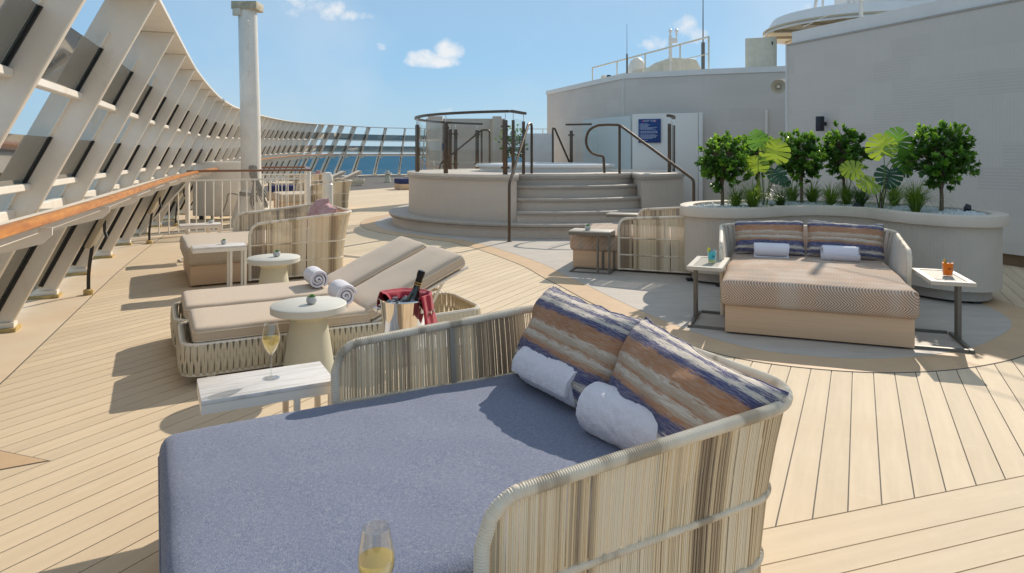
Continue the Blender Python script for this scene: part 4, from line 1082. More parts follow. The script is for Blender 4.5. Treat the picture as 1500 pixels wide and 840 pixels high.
def daybed(lab, loc, rz, cover, cords='fine', group='daybeds with corded backs', W_=1.32, L_=1.62, arm_x=.60, flip=False, strap=False, hz=.70, tp=0.0):
    t_ = thing('daybed', lab, 'daybed', loc, rz, group)
    # base and mattress
    bs = MB().box((L_ / 2 - .01 - tp / 2, 0, .125), (L_ - .06 - tp, W_ - .04 - tp, .21)); bs.build('base', 'laminate', t_, bevel=.008)
    WM = W_ + .02 - tp; LM = L_ + .02 - tp; mt_ = rbox(LM, WM, .205, .05, 36 if cords == 'fine' else 12, puff=.018, wr=.006, seed=loc[0] * 3); o = mt_.build('mattress', cover, t_, smooth=60); o.location = (LM / 2 - .02, tp * .42, .225)
    if cover in ('blue_fabric', 'khaki'):
        e = []
        a_, b_ = LM / 2, WM / 2; r_ = .04
        for z in (.355,):
            for (cx_, cy_, s0) in ((a_ - r_, b_ - r_, 0), (-a_ + r_, b_ - r_, 90), (-a_ + r_, -b_ + r_, 180), (a_ - r_, -b_ + r_, 270)):
                for k in range(5): e.append((cx_ + r_ * math.cos(R(s0 + k * 22.5)), cy_ + r_ * math.sin(R(s0 + k * 22.5)), z - .225))
        MB().tube(e, .0045, 6, closed=True).build('piping', cover, o, smooth=True)
    # frame: path around the two arms and the head, parametrised by (x, y, outward normal)
    hw = W_ / 2 + .03; X1 = L_ + .02; rc = .13
    def path(n_arm=40, n_c=7, n_b=44):
        out = []
        for k in range(n_arm): out.append((Vector((arm_x + (X1 - rc - arm_x) * k / n_arm, hw, 0)), Vector((0, 1, 0))))
        for k in range(n_c):
            a_ = R(90 - 90 * k / n_c); out.append((Vector((X1 - rc + rc * math.cos(a_), hw - rc + rc * math.sin(a_), 0)), Vector((math.cos(a_), math.sin(a_), 0))))
        for k in range(n_b): out.append((Vector((X1, hw - rc - (2 * hw - 2 * rc) * k / n_b, 0)), Vector((1, 0, 0))))
        for k in range(n_c):
            a_ = R(-90 * k / n_c); out.append((Vector((X1 - rc + rc * math.cos(a_), -hw + rc + rc * math.sin(a_), 0)), Vector((math.cos(a_), math.sin(a_), 0))))
        for k in range(n_arm + 1): out.append((Vector((X1 - rc - (X1 - rc - arm_x) * k / n_arm, -hw, 0)), Vector((0, -1, 0))))
        return out
    PT = path()
    cum = [0]
    for a_, b_ in zip(PT, PT[1:]): cum.append(cum[-1] + (b_[0] - a_[0]).length)
    for q, nrm_ in PT:
        q.y *= 1 - tp * max(0, (q.x - arm_x) / (X1 - arm_x))
    cum = [0]
    for a_, b_ in zip(PT, PT[1:]): cum.append(cum[-1] + (b_[0] - a_[0]).length)
    TOT = cum[-1]
    import bisect
    def at(s):
        i = max(1, min(len(cum) - 1, bisect.bisect(cum, s))); u = (s - cum[i - 1]) / (cum[i] - cum[i - 1] + 1e-9); u = max(0, min(1, u))
        return PT[i - 1][0].lerp(PT[i][0], u), (PT[i - 1][1].lerp(PT[i][1], u)).normalized()
    def ztop(p_, s):
        f = max(0, min(1, (p_.x - arm_x) / (X1 - arm_x))); z = .635 + (hz - .635) * f
        e = min(s, TOT - s); rc2 = .10
        if e < rc2: z = z - rc2 + math.sqrt(max(0, rc2 * rc2 - (rc2 - e) ** 2))
        return z
    def flare(p_, z):
        f = max(0, min(1, (p_.x - arm_x) / (X1 - arm_x)))
        return (.015 + .065 * f) * max(0, (z - .2) / .5) ** 1.5 * (1 if z > .2 else 0)
    def pos(s, z):
        p_, n_ = at(s); return p_ + n_ * flare(p_, z) + Vector((0, 0, z))
    ns = 150
    # top rail incl. front posts
    pts = [pos(0, .03), pos(0, .2), pos(0, .40)]
    zt0 = ztop(at(0)[0], 0)
    pts += [pos(0, zt0 - .02)] if zt0 > .45 else []
    pts += [pos(TOT * k / ns, ztop(at(TOT * k / ns)[0], TOT * k / ns)) for k in range(ns + 1)]
    pts += [pos(TOT, zt0 - .02), pos(TOT, .40), pos(TOT, .2), pos(TOT, .03)]
    def resample(P_, step):
        L__ = arclen(P_); out = []; n = int(L__[-1] / step)
        for k in range(n + 1):
            s = L__[-1] * k / n; i = max(1, min(len(L__) - 1, bisect.bisect(L__, s))); out.append(P_[i - 1].lerp(P_[i], (s - L__[i - 1]) / (L__[i] - L__[i - 1] + 1e-9)))
        return out
    fine = cords == 'fine'
    if fine:
        P_ = resample(pts, .0035); rad = [.0168 + (.0014 if k % 2 else -.0010) for k in range(len(P_))]
        MB().tube(P_, rad, 12).build('top_rail', 'wrap', t_, smooth=60)
    else:
        MB().tube(resample(pts, .03), .018, 8).build('top_rail', 'wrap', t_, smooth=True)
    if strap:
        # broad pale webbing straps over the arms
        mb = MB(); s = .02
        while s < TOT - .01:
            p0, n_ = at(s); zt = ztop(p0, s); tg = Vector((-n_.y, n_.x, 0))
            for sg_ in (-1, 1):
                P_ = [pos(s, z) + n_ * (sg_ * (.016 if z > .1 else .006)) for z in (.06, .2, .35, .5, zt - .02)] + [pos(s, zt + .012) + n_ * sg_ * .004]
                for a_, b_ in zip(P_, P_[1:]): mb.beam(a_, b_, .036, .008, up=n_)
            s += .042
        o = mb.build('webbing', 'pale_strap', t_, bevel=0); stuff(o)
    else:
        pitch = .0056 if fine else .0105; wd_ = .0043 if fine else .0080
        arm_len = (X1 - rc - arm_x) + rc * .78; segs = ((0, arm_len, 'arm_cords'), (arm_len, TOT - arm_len, 'head_cords'), (TOT - arm_len, TOT, 'arm_cords'))
        rnd = random.Random(4)
        for s0, s1, nm in segs:
            mb = MB(); s = s0 + .012; tones = []
            while s < s1:
                if rnd.random() > .008:
                    p0, n_ = at(s); zt = ztop(p0, s); tg = Vector((-n_.y, n_.x, 0)); j = rnd.uniform(-.0008, .0008)
                    zz = [.04, .22, .40, (.40 + zt) / 2, zt]
                    off = rnd.choice((-.0014, .0014))
                    ring_ = []
                    for z in zz:
                        if z > zt: z = zt
                        c_ = pos(s + j, z) + n_ * off; ring_.append(c_)
                    b = len(mb.v); tv = .5 + .75 * mnoise.noise(Vector((s * 7.5, 1.7, L_))) + .30 * mnoise.noise(Vector((s * 31, 4.2, W_))) + rnd.uniform(-.20, .20)
                    tones += [max(0, min(1, tv))] * (4 * len(ring_))
                    for c_ in ring_:
                        for (u, w__) in ((-1, -1), (1, -1), (1, 1), (-1, 1)): mb.v.append(tuple(c_ + tg * (u * wd_ / 2) + n_ * (w__ * wd_ * .4)))
                    for q in range(len(ring_) - 1):
                        for k in range(4): mb.f.append((b + q * 4 + k, b + q * 4 + (k + 1) % 4, b + (q + 1) * 4 + (k + 1) % 4, b + (q + 1) * 4 + k))
                s += pitch
            o = mb.build(nm, 'cord', t_); stuff(o)
            at__ = o.data.attributes.new('tone', 'FLOAT', 'POINT')
            if len(at__.data) == len(tones): at__.data.foreach_set('value', tones)
        for z, nm in ((.41, 'mid_rail'), (.21, 'mid_rail'), (.04, 'bottom_rail')):
            P_ = [pos(TOT * k / ns, z) for k in range(ns + 1)]
            if fine:
                P_ = resample(P_, .0045); rad = [.0105 + (.0016 if k % 2 else -.0014) for k in range(len(P_))]
                MB().tube(P_, rad, 8).build(nm, 'wrap', t_, smooth=60)
            else: MB().tube(resample(P_, .04), .010, 6).build(nm, 'wrap', t_, smooth=True)
        # flat frame uprights under the cord
        for f in (.16, .30, .5, .70, .84):
            s = TOT * f; zt = ztop(at(s)[0], s); n_ = at(s)[1]
            P_ = [pos(s, z) - n_ * .004 for z in (.05, .22, .4, .55, zt)]
            mb = MB()
            for a_, b_ in zip(P_, P_[1:]): mb.beam(a_, b_, .022, .008, up=n_)
            mb.build('upright', mat('frame_taupe', (.33, .29, .24), .6), t_)
    for x in (.10, L_ - .1):
        for y_ in (-W_ / 2 + .1, W_ / 2 - .1): MB().box((x, y_, .0125), (.06, .06, .022)).build('foot', 'black', t_)
    return t_

UA = math.atan2(.47, .883)      # common furniture direction
def loc2(o, rz, x, y, z=0):
    c, s = math.cos(rz), math.sin(rz); return (o[0] + c * x - s * y, o[1] + s * x + c * y, z)
# 1: big blue daybed in the foreground
O1 = (-.915, 1.795, 0)
bed1 = daybed('large corded daybed with blue mattress in the foreground', O1, UA, 'blue_fabric', 'fine', W_=1.28, L_=1.58, tp=.07, hz=.69)
def lean_rot(rz, tilt, roll_=0, yaw=0):
    """pillow axes: local x along -Y of the bed, local y up the headrest, z toward the foot"""
    base_ = Matrix(((0, -math.sin(tilt) * -1, -math.cos(tilt)), (-1, 0, 0), (0, math.cos(tilt), math.sin(tilt)))).transposed() if False else None
    xa = Vector((0, -1, 0)); ya = Vector((math.sin(tilt), 0, math.cos(tilt))); za = xa.cross(ya)
    m_ = Matrix((xa, ya, za)).transposed()
    m_ = Matrix.Rotation(rz + yaw, 3, 'Z') @ m_ @ Matrix.Rotation(roll_, 3, 'Z')
    return m_.to_quaternion()
pillow('orange and navy striped pillow on the blue daybed, left one against the headrest', .68, .44, .26, loc2(O1, UA, 1.48, .275, .60), lean_rot(UA, R(27), R(-3), R(4)), 'ikat', 'striped pillows', 1)
pillow('striped pillow on the blue daybed, right one in the corner by the arm', .68, .41, .25, loc2(O1, UA, 1.475, -.325, .585), lean_rot(UA, R(33), R(-5), R(-3)), 'ikat', 'striped pillows', 5.3, flare=.13)
roll('rolled_towel', 'white rolled towel on the blue daybed beneath the left striped pillow', .36, .086, loc2(O1, UA, 1.37, .265, .437), UA - R(86), 'rolled towels', 1.0, 0, 1)
roll('rolled_towel', 'white rolled towel on the blue daybed beside the right arm', .38, .092, loc2(O1, UA, 1.365, -.26, .437), UA - R(82), 'rolled towels', .95, 0, 2)

# 2: daybed in front of the planter
A2 = math.atan2(.914, .407)
f2 = Vector((1.62, 5.23)); f2b = Vector((2.89, 4.75)); O2 = ((f2.x + f2b.x) / 2, (f2.y + f2b.y) / 2, 0); A2 = math.atan2(f2b.x - f2.x, -(f2b.y - f2.y))
bed2 = daybed('daybed with chevron mattress and pale webbing arms in front of the planter', O2, A2, 'chevron', 'coarse', W_=1.33, L_=1.62, arm_x=.55, strap=True, hz=.69)
pillow('orange and navy striped pillow at the left of the chevron daybed', .66, .36, .17, loc2(O2, A2, 1.50, .32, .60), lean_rot(A2, R(20), R(2)), 'ikat', 'striped pillows', 9, droop=.02)
pillow('orange and navy striped pillow at the right of the chevron daybed', .68, .36, .17, loc2(O2, A2, 1.49, -.34, .60), lean_rot(A2, R(20), R(-2)), 'ikat', 'striped pillows', 12)
roll('rolled_towel', 'white rolled towel on the chevron daybed in front of its left pillow', .28, .074, loc2(O2, A2, 1.27, .30, .437), A2 + R(93), 'rolled towels', 1.0, 0, 3)
roll('rolled_towel', 'white rolled towel on the chevron daybed in front of its right pillow', .29, .078, loc2(O2, A2, 1.25, -.28, .437), A2 + R(88), 'rolled towels', 1.0, 0, 4)
# 3: daybed left of the planter, head toward the planter
u3 = Vector((.94, -.342)).normalized(); A3 = math.atan2(u3.y, u3.x); v3 = Vector((-u3.y, u3.x))
c3 = Vector((.72, 8.24)) + v3 * .66; O3 = (c3.x, c3.y, 0)
bed3 = daybed('chevron daybed with corded back partly hidden by the left end of the planter', O3, A3, 'chevron', 'coarse', W_=1.32, L_=1.62)
# 4: khaki daybed by the gate
A4 = math.atan2(.484, .875); v4 = Vector((-.484, .875)); c4 = Vector((-3.38, 7.02)) + v4 * .66; O4 = (c4.x, c4.y, 0)
bed4 = daybed('khaki daybed with corded back and pink pillows near the white fence', O4, A4, 'khaki', 'coarse', hz=.73)
pillow('dusty pink pillow standing at the left of the khaki daybed', .46, .40, .15, loc2(O4, A4, 1.50, .12, .67), lean_rot(A4, R(28), R(6)), 'pink', 'dusty pink pillows', 21)
pillow('dusty pink pillow slumped at the right of the khaki daybed', .50, .40, .15, loc2(O4, A4, 1.47, -.34, .63), lean_rot(A4, R(35), R(-6)), 'pink', 'dusty pink pillows', 25)
roll('rolled_towel', 'white rolled towel on the khaki daybed in front of the pink pillows', .28, .065, loc2(O4, A4, 1.16, .30, .437), A4 + R(90), 'rolled towels', 1, 0, 5)
# 5-6: the same daybeds further forward
O5 = (-5.9, 16.9, 0); bed5 = dup(bed4, O5, A4, 'khaki corded daybed behind the white vent pipe', 'daybeds with corded backs')
roll('rolled_towel', 'white rolled towel on the farther khaki daybed behind the vent pipe', .28, .065, loc2(O5, A4, 1.3, -.1, .437), A4 + R(90), 'rolled towels', 1, 0, 6)
O6 = (-8.3, 23.2, 0); bed6 = dup(bed4, O6, A4, 'farthest khaki corded daybed by the windscreen', 'daybeds with corded backs')
pillow('small reddish pink pillow on the farthest daybed', .46, .36, .14, loc2(O6, A4, 1.5, -.2, .68), lean_rot(A4, R(20)), 'pink', 'dusty pink pillows', 31)

# ------------------------------------------------------------------ tables
def round_table(lab, loc, r=.228, h=.475):
    t_ = thing('round_side_table', lab, 'side table', loc, 0, 'sage round side tables')
    MB().lathe([(.165, 0), (.168, .01), (.158, .05), (.112, .36), (.108, .385), (.150, h - .047)], 48).build('pedestal', 'sage', t_, smooth=40)
    MB().lathe([(r - .01, h - .048), (r, h - .042), (r, h - .005), (r - .006, h), (0, h)], 64).build('tabletop', mat('sage_top', (.64, .63, .57), .5, var=.03, vscale=6), t_, smooth=40)
    return t_
rt1 = round_table('sage round side table in front of the loungers with a succulent on it', (-1.26, 4.17, 0))
rt2 = dup(rt1, (-2.15, 6.07, 0), .4, 'sage round side table behind the loungers beside the khaki daybed')
rt3 = dup(rt1, (-6.2, 33.5, 0), .4, 'sage round side table far off between the distant loungers')
def c_table(lab, loc, rz, metal='white_paint', top='marble', l=.50, w=.29, h=.475, group='slim ceramic topped side tables'):
    t_ = thing('side_table', lab, 'side table', loc, rz, group)
    MB().box((0, 0, h - .008), (l, w, .016)).build('tabletop', top, t_, bevel=.002)
    mb = MB()
    mb.box((0, -w / 2 + .006, h - .034), (l, .012, .035)); mb.box((0, w / 2 - .006, h - .034), (l, .012, .035)); mb.box((-l / 2 + .006, 0, h - .034), (.012, w - .025, .035)); mb.box((l / 2 - .006, 0, h - .034), (.012, w - .025, .035))
    mb.build('apron', metal, t_)
    x0, x1 = l * .20, l / 2 - .014
    for x in (x0, x1):
        for y_ in (-w / 2 + .014, w / 2 - .014): MB().box((x, y_, (h - .052) / 2 + .01), (.024, .024, h - .055)).build('leg', metal, t_, bevel=.002, bseg=1)
    mb = MB()
    for y_ in (-w / 2 + .014, w / 2 - .014): mb.box((.0, y_, .011), (l - .02, .022, .02))
    for x in (-l / 2 + .012, l / 2 - .012): mb.box((x, 0, .011), (.02, w - .052, .02))
    mb.build('base_frame', metal, t_); return t_
mA = math.atan2(.47, .883)
mc = ((-1.30 - .733) / 2 + .005, (2.78 + 2.747) / 2, 0)
ct1 = c_table('white slim side table holding the wine glass beside the blue daybed', mc, mA)
ct2 = dup(ct1, (-.13, 1.20, 0), mA, 'white slim side table under the wine glass at the bottom of the picture')
ct3 = dup(ct1, (-2.99, 6.86, 0), A4, 'white slim side table with a succulent in front of the khaki daybed')
ct4 = dup(ct1, (-4.15, 8.95, 0), A4, 'white slim side table with a succulent behind the khaki daybed')
ct5 = dup(ct1, (-.50, 3.30, 0), mA, 'white slim side table carrying the steel ice bucket')
ct6 = c_table('dark slim side table with a succulent at the foot of the left chevron daybed', (.955, 8.02, 0), A3, 'dark_metal', 'alu_table', .50, .30, .50, 'dark slim side tables')
ct7 = dup(ct6, (1.72, 10.3, 0), A3, 'dark slim side table on the far side of the left chevron daybed')
def u_table(lab, quad, side):
    """square perforated top on one broad leg; quad = near left, near right, far right, far left"""
    nl, nr, frt, flt = [Vector(q) for q in quad]; c = (nl + nr + frt + flt) / 4; ax = ((nr - nl) + (frt - flt)); rz = math.atan2(ax.y, ax.x)
    w = ((nr - nl).length + (frt - flt).length) / 2; d = ((flt - nl).length + (frt - nr).length) / 2; h = .50
    t_ = thing('side_table', lab, 'side table', (c.x, c.y, 0), rz, 'perforated side tables by the chevron daybed')
    k = Matrix(((1, 0), (0, 1)))
    mb = MB(); bw = .045
    for y_ in (-d / 2 + bw / 2, d / 2 - bw / 2): mb.box((0, y_, h - .014), (w, bw, .028))
    for x in (-w / 2 + bw / 2, w / 2 - bw / 2): mb.box((x, 0, h - .014), (bw, d - 2 * bw - .002, .028))
    mb.build('top_frame', 'alu_table', t_, bevel=.003, bseg=1)
    mb = MB(); n = 22
    for i in range(n): mb.box((0, -d / 2 + bw + (d - 2 * bw) * (i + .5) / n, h - .008), (w - 2 * bw, (d - 2 * bw) / n * .55, .006))
    for i in range(9): mb.box((-w / 2 + bw + (w - 2 * bw) * (i + .5) / 9, 0, h - .0125), ((w - 2 * bw) / 9 * .5, d - 2 * bw, .004))
    mb.build('perforated_panel', 'alu_table', t_)
    x = side * (w / 2 - .022)
    MB().box((x, .06, (h - .03) / 2 + .012), (.03, .075, h - .055)).build('leg', 'dark_metal', t_, bevel=.003, bseg=1)
    mb = MB(); mb.box((x, -.02, .014), (.03, d - .06, .026)); mb.box((-side * .10, -d / 2 + .03, .014), (w + .12, .03, .026)); mb.box((-side * .10, d / 2 - .03, .014), (w + .12, .03, .026))
    mb.build('base_frame', 'dark_metal', t_, bevel=.002, bseg=1); return t_, c, rz
utR, cR, rR = u_table('perforated side table with the orange drink right of the chevron daybed', ((2.955, 4.79), (3.22, 4.70), (3.46, 5.24), (3.195, 5.33)), 1)
utL, cL, rL = u_table('perforated side table with the blue drink left of the chevron daybed', ((1.41, 5.42), (1.66, 5.30), (1.90, 5.87), (1.64, 5.97)), -1)

# ------------------------------------------------------------------ succulents, drinks
def succulent(lab, loc, s=1.0, seed=0):
    t_ = thing('succulent', lab, 'succulent', loc, seed, 'succulents in small white pots')
    MB().lathe([(.014, 0), (.026, .006), (.033, .022), (.031, .038), (.026, .046), (.023, .043), (.022, .036), (0, .036)], 20).build('pot', 'pot', t_, smooth=60)
    rnd = random.Random(seed)
    for k in range(13):
        a_ = k * 2.4; ti = .25 + .085 * k; L_ = .030 - .0006 * k; mb = MB()
        d = Vector((math.cos(a_) * math.cos(ti), math.sin(a_) * math.cos(ti), math.sin(ti)))
        P_ = [Vector((0, 0, .040)) + d * L_ * u for u in (0, .4, .75, 1)]
        mb.tube(P_, [.003, .0075, .006, .0008], 6, flat=(1, .45)); mb.build('leaf', 'succulent', t_, smooth=True)
    t_.scale = (s, s, s); return t_
succulent('succulent in a round white pot on the near sage table', (-1.24, 4.16, .475), 1.0, 1)
succulent('succulent in a round white pot on the sage table behind the loungers', (-2.13, 6.09, .475), 1, 2)
succulent('succulent in a white pot on the slim table in front of the khaki daybed', (-2.97, 6.93, .475), .9, 3)
succulent('succulent in a white pot on the slim table behind the khaki daybed', (-4.05, 9.05, .475), 1, 4)
succulent('succulent in a white pot on the dark table by the left chevron daybed', (.90, 7.99, .50), 1.15, 5)
succulent('tiny far succulent on the distant sage table', (-6.2, 33.5, .475), 3.0, 6)
def wine_glass(lab, loc, rz=0, k=1.0):
    t_ = thing('wine_glass', lab, 'wine glass', loc, rz, 'glasses of white wine')
    MB().lathe([(0, .0), (.033, .0), (.034, .0015), (.016, .004), (.006, .009), (.0038, .02), (.0036, .085), (.005, .096)], 32, cap=False).build('stem', 'drink_glass', t_, smooth=60)
    bowl = [(.005, .096), (.014, .108), (.026, .128), (.034, .150), (.0355, .165), (.034, .182), (.030, .203), (.026, .226)]
    MB().lathe([(r_ * k, z) for r_, z in bowl] + [(r_ * k - .0008, z) for r_, z in bowl[::-1]], 40, cap=False).build('bowl', 'drink_glass', t_, smooth=60)
    w = [(0.001, .1005), (.012, .1085), (.0245, .129), (.0325, .150), (.0343, .165), (.0342, .168), (0, .168)]
    MB().lathe([(r_ * k, z) for r_, z in w], 40, cap=False).build('wine', 'wine', t_, smooth=40)
    MB().tube([(.026 * k * math.cos(a_), .026 * k * math.sin(a_), .226) for a_ in [2 * math.pi * j / 40 for j in range(40)]], .0007, 6, closed=True).build('rim', 'drink_glass', t_, smooth=True)
    return t_
g1 = wine_glass('glass of white wine standing on the white slim table', (-.996, 2.78, .475))
g2 = dup(g1, (-.255, 1.262, .475), 1, 'glass of white wine cut off by the bottom of the picture')
def cup(lab, loc, liq, liq2, sl_, slab):
    t_ = thing('drink_cup', lab, 'drink', loc, 0)
    MB().lathe([(0, 0), (.030, 0), (.031, .003), (.041, .108), (.042, .110), (.040, .109), (.0295, .004), (0, .004)], 28, cap=False).build('plastic_cup', 'cup_plastic', t_, smooth=50)
    if liq2:
        MB().lathe([(0, .005), (.0295, .005), (.0315, .028), (0, .028)], 28, cap=False).build('lower_layer', liq2, t_, smooth=30)
        MB().lathe([(0, .0285), (.0316, .0285), (.0382, .092), (0, .092)], 28, cap=False).build('liquid', liq, t_, smooth=30)
    else: MB().lathe([(0, .005), (.0295, .005), (.0385, .094), (0, .094)], 28, cap=False).build('liquid', liq, t_, smooth=30)
    rnd = random.Random(2)
    for k in range(4):
        a_ = k * 1.7; MB().box((.016 * math.cos(a_), .016 * math.sin(a_), .097), (.017, .017, .013), mtx=Euler((rnd.random(), rnd.random(), rnd.random())).to_matrix()).build('ice_cube', 'ice', t_, bevel=.002)
    MB().lathe([(.0, -.002), (.022, -.002), (.022, .002), (0, .002)], 20).build(slab, sl_, t_, loc=(-.026, -.008, .103), rot=(R(80), 0, R(40)))
    a_ = math.atan2(-loc[1], -loc[0]) + .35
    for dz, w_ in ((.058, .022), (.050, .016)):
        MB().box((.0368 * math.cos(a_), .0368 * math.sin(a_), dz), (.001, w_, .005 if dz > .055 else .003), rz=a_).build('printed_mark', 'black', t_)
    return t_
cup('clear cup of blue drink with lemon on the perforated table', (1.665, 5.60, .50), 'blue_drink', 'pale_drink', 'yellow_slice', 'lemon_slice')
cup('clear cup of orange drink with an orange slice on the perforated table', (3.24, 5.0, .50), 'orange_drink', None, 'orange_slice', 'orange_slice')

# ice bucket, bottle, napkin
BK = (-.525, 3.27, .475)
bkt = thing('ice_bucket', 'polished steel ice bucket with side knobs on a small table', 'ice bucket', BK, 0)
MB().lathe([(0, 0), (.088, 0), (.090, .004), (.117, .222), (.121, .226), (.119, .231), (.114, .226), (.086, .008), (0, .008)], 64).build('bucket', 'steel', bkt, smooth=50)
for a_ in (R(165), R(-15)):
    d = Vector((math.cos(a_), math.sin(a_), 0))
    MB().box(tuple(d * .121 + Vector((0, 0, .165))), (.014, .05, .03), rz=a_).build('handle_plate', 'chrome', bkt, bevel=.004)
    for s_ in (-1, 1):
        q = d * .128 + Vector((-d.y, d.x, 0)) * s_ * .018 + Vector((0, 0, .17))
        MB().tube([q, q + d * .022], .009, 10).build('knob', 'chrome', bkt, smooth=True)
    MB().tube([d * .135 + Vector((-d.y, d.x, 0)) * .03 + Vector((0, 0, .165)), d * .135 - Vector((-d.y, d.x, 0)) * .03 + Vector((0, 0, .165))], .006, 8).build('handle', 'chrome', bkt, smooth=True)
rnd = random.Random(11)
for k in range(26):
    a_ = rnd.uniform(0, 6.28); rr_ = rnd.uniform(0, .085)
    MB().box((rr_ * math.cos(a_), rr_ * math.sin(a_), .205 + rnd.uniform(-.012, .012)), (.026,) * 3, mtx=Euler((rnd.random() * 3, rnd.random() * 3, rnd.random() * 3)).to_matrix()).build('ice_cube', 'ice', bkt, bevel=.004)
bt_ = thing('wine_bottle', 'dark sparkling wine bottle with black foil leaning in the ice bucket', 'bottle', (BK[0] - .01, BK[1] + .01, BK[2] + .05))
MB().lathe([(0, 0), (.042, 0), (.044, .01), (.044, .125), (.040, .15), (.028, .185), (.0185, .22), (.0165, .245)], 32).build('bottle_body', 'bottle', bt_, smooth=50)
MB().lathe([(.0172, .243), (.0175, .250), (.0168, .285), (.0185, .288), (.0195, .305), (.0175, .318), (.0, .322)], 24).build('foil', 'foil', bt_, smooth=50)
for z in (.246, .257): MB().lathe([(.0172, z), (.0186, z), (.0186, z + .004), (.0172, z + .004)], 24, cap=False).build('gold_band', 'gold', bt_)
bt_.rotation_euler = (R(-4), R(17), 0)
# napkin: cloth strip draped over the back rim and hanging down the right side
mb = MB(); nu, nv = 70, 26
def nap(u, v):
    a_ = R(165 - 208 * u); ss = max(0, min(1, (u - .64) / .12)); ss = ss * ss * (3 - 2 * ss)
    ll = max(0, 1 - u / .10)
    fold = .006 * math.sin(u * 46) * v + .010 * mnoise.noise(Vector((u * 8, v * 2, 0)))
    if v < .35:
        q = v / .35; r_ = .070 + .045 * q; z = .208 + .034 * q + .010 * math.sin(q * 3.1)
        if ss > 0: r_ = r_ * (1 - ss) + (.105 + .012 * q) * ss; z = z * (1 - ss) + (.215 + .025 * q) * ss
    elif v < .5:
        q = (v - .35) / .15; r_ = .115 + .016 * math.sin(q * 1.57); z = .242 + .008 * math.sin(q * 3.14)
    else:
        q = (v - .5) / .5; drop = .030 + .150 * ss + .045 * ll; r_ = .131 + .010 * q + .022 * ss * q; z = .242 - drop * q * (1 + .06 * math.sin(u * 25))
    return ((r_ + fold) * math.cos(a_), (r_ + fold) * math.sin(a_), z)
for i in range(nu + 1):
    for j in range(nv + 1): mb.v.append(nap(i / nu, j / nv))
for i in range(nu):
    for j in range(nv): mb.f.append((i * (nv + 1) + j, (i + 1) * (nv + 1) + j, (i + 1) * (nv + 1) + j + 1, i * (nv + 1) + j + 1))
o = mb.build('napkin', 'red_cloth', None, smooth=80); o.location = BK
sm_ = o.modifiers.new('thick', 'SOLIDIFY'); sm_.thickness = .003; sm_.offset = 0
tag(o, 'dark red cloth napkin draped over the ice bucket', 'napkin')

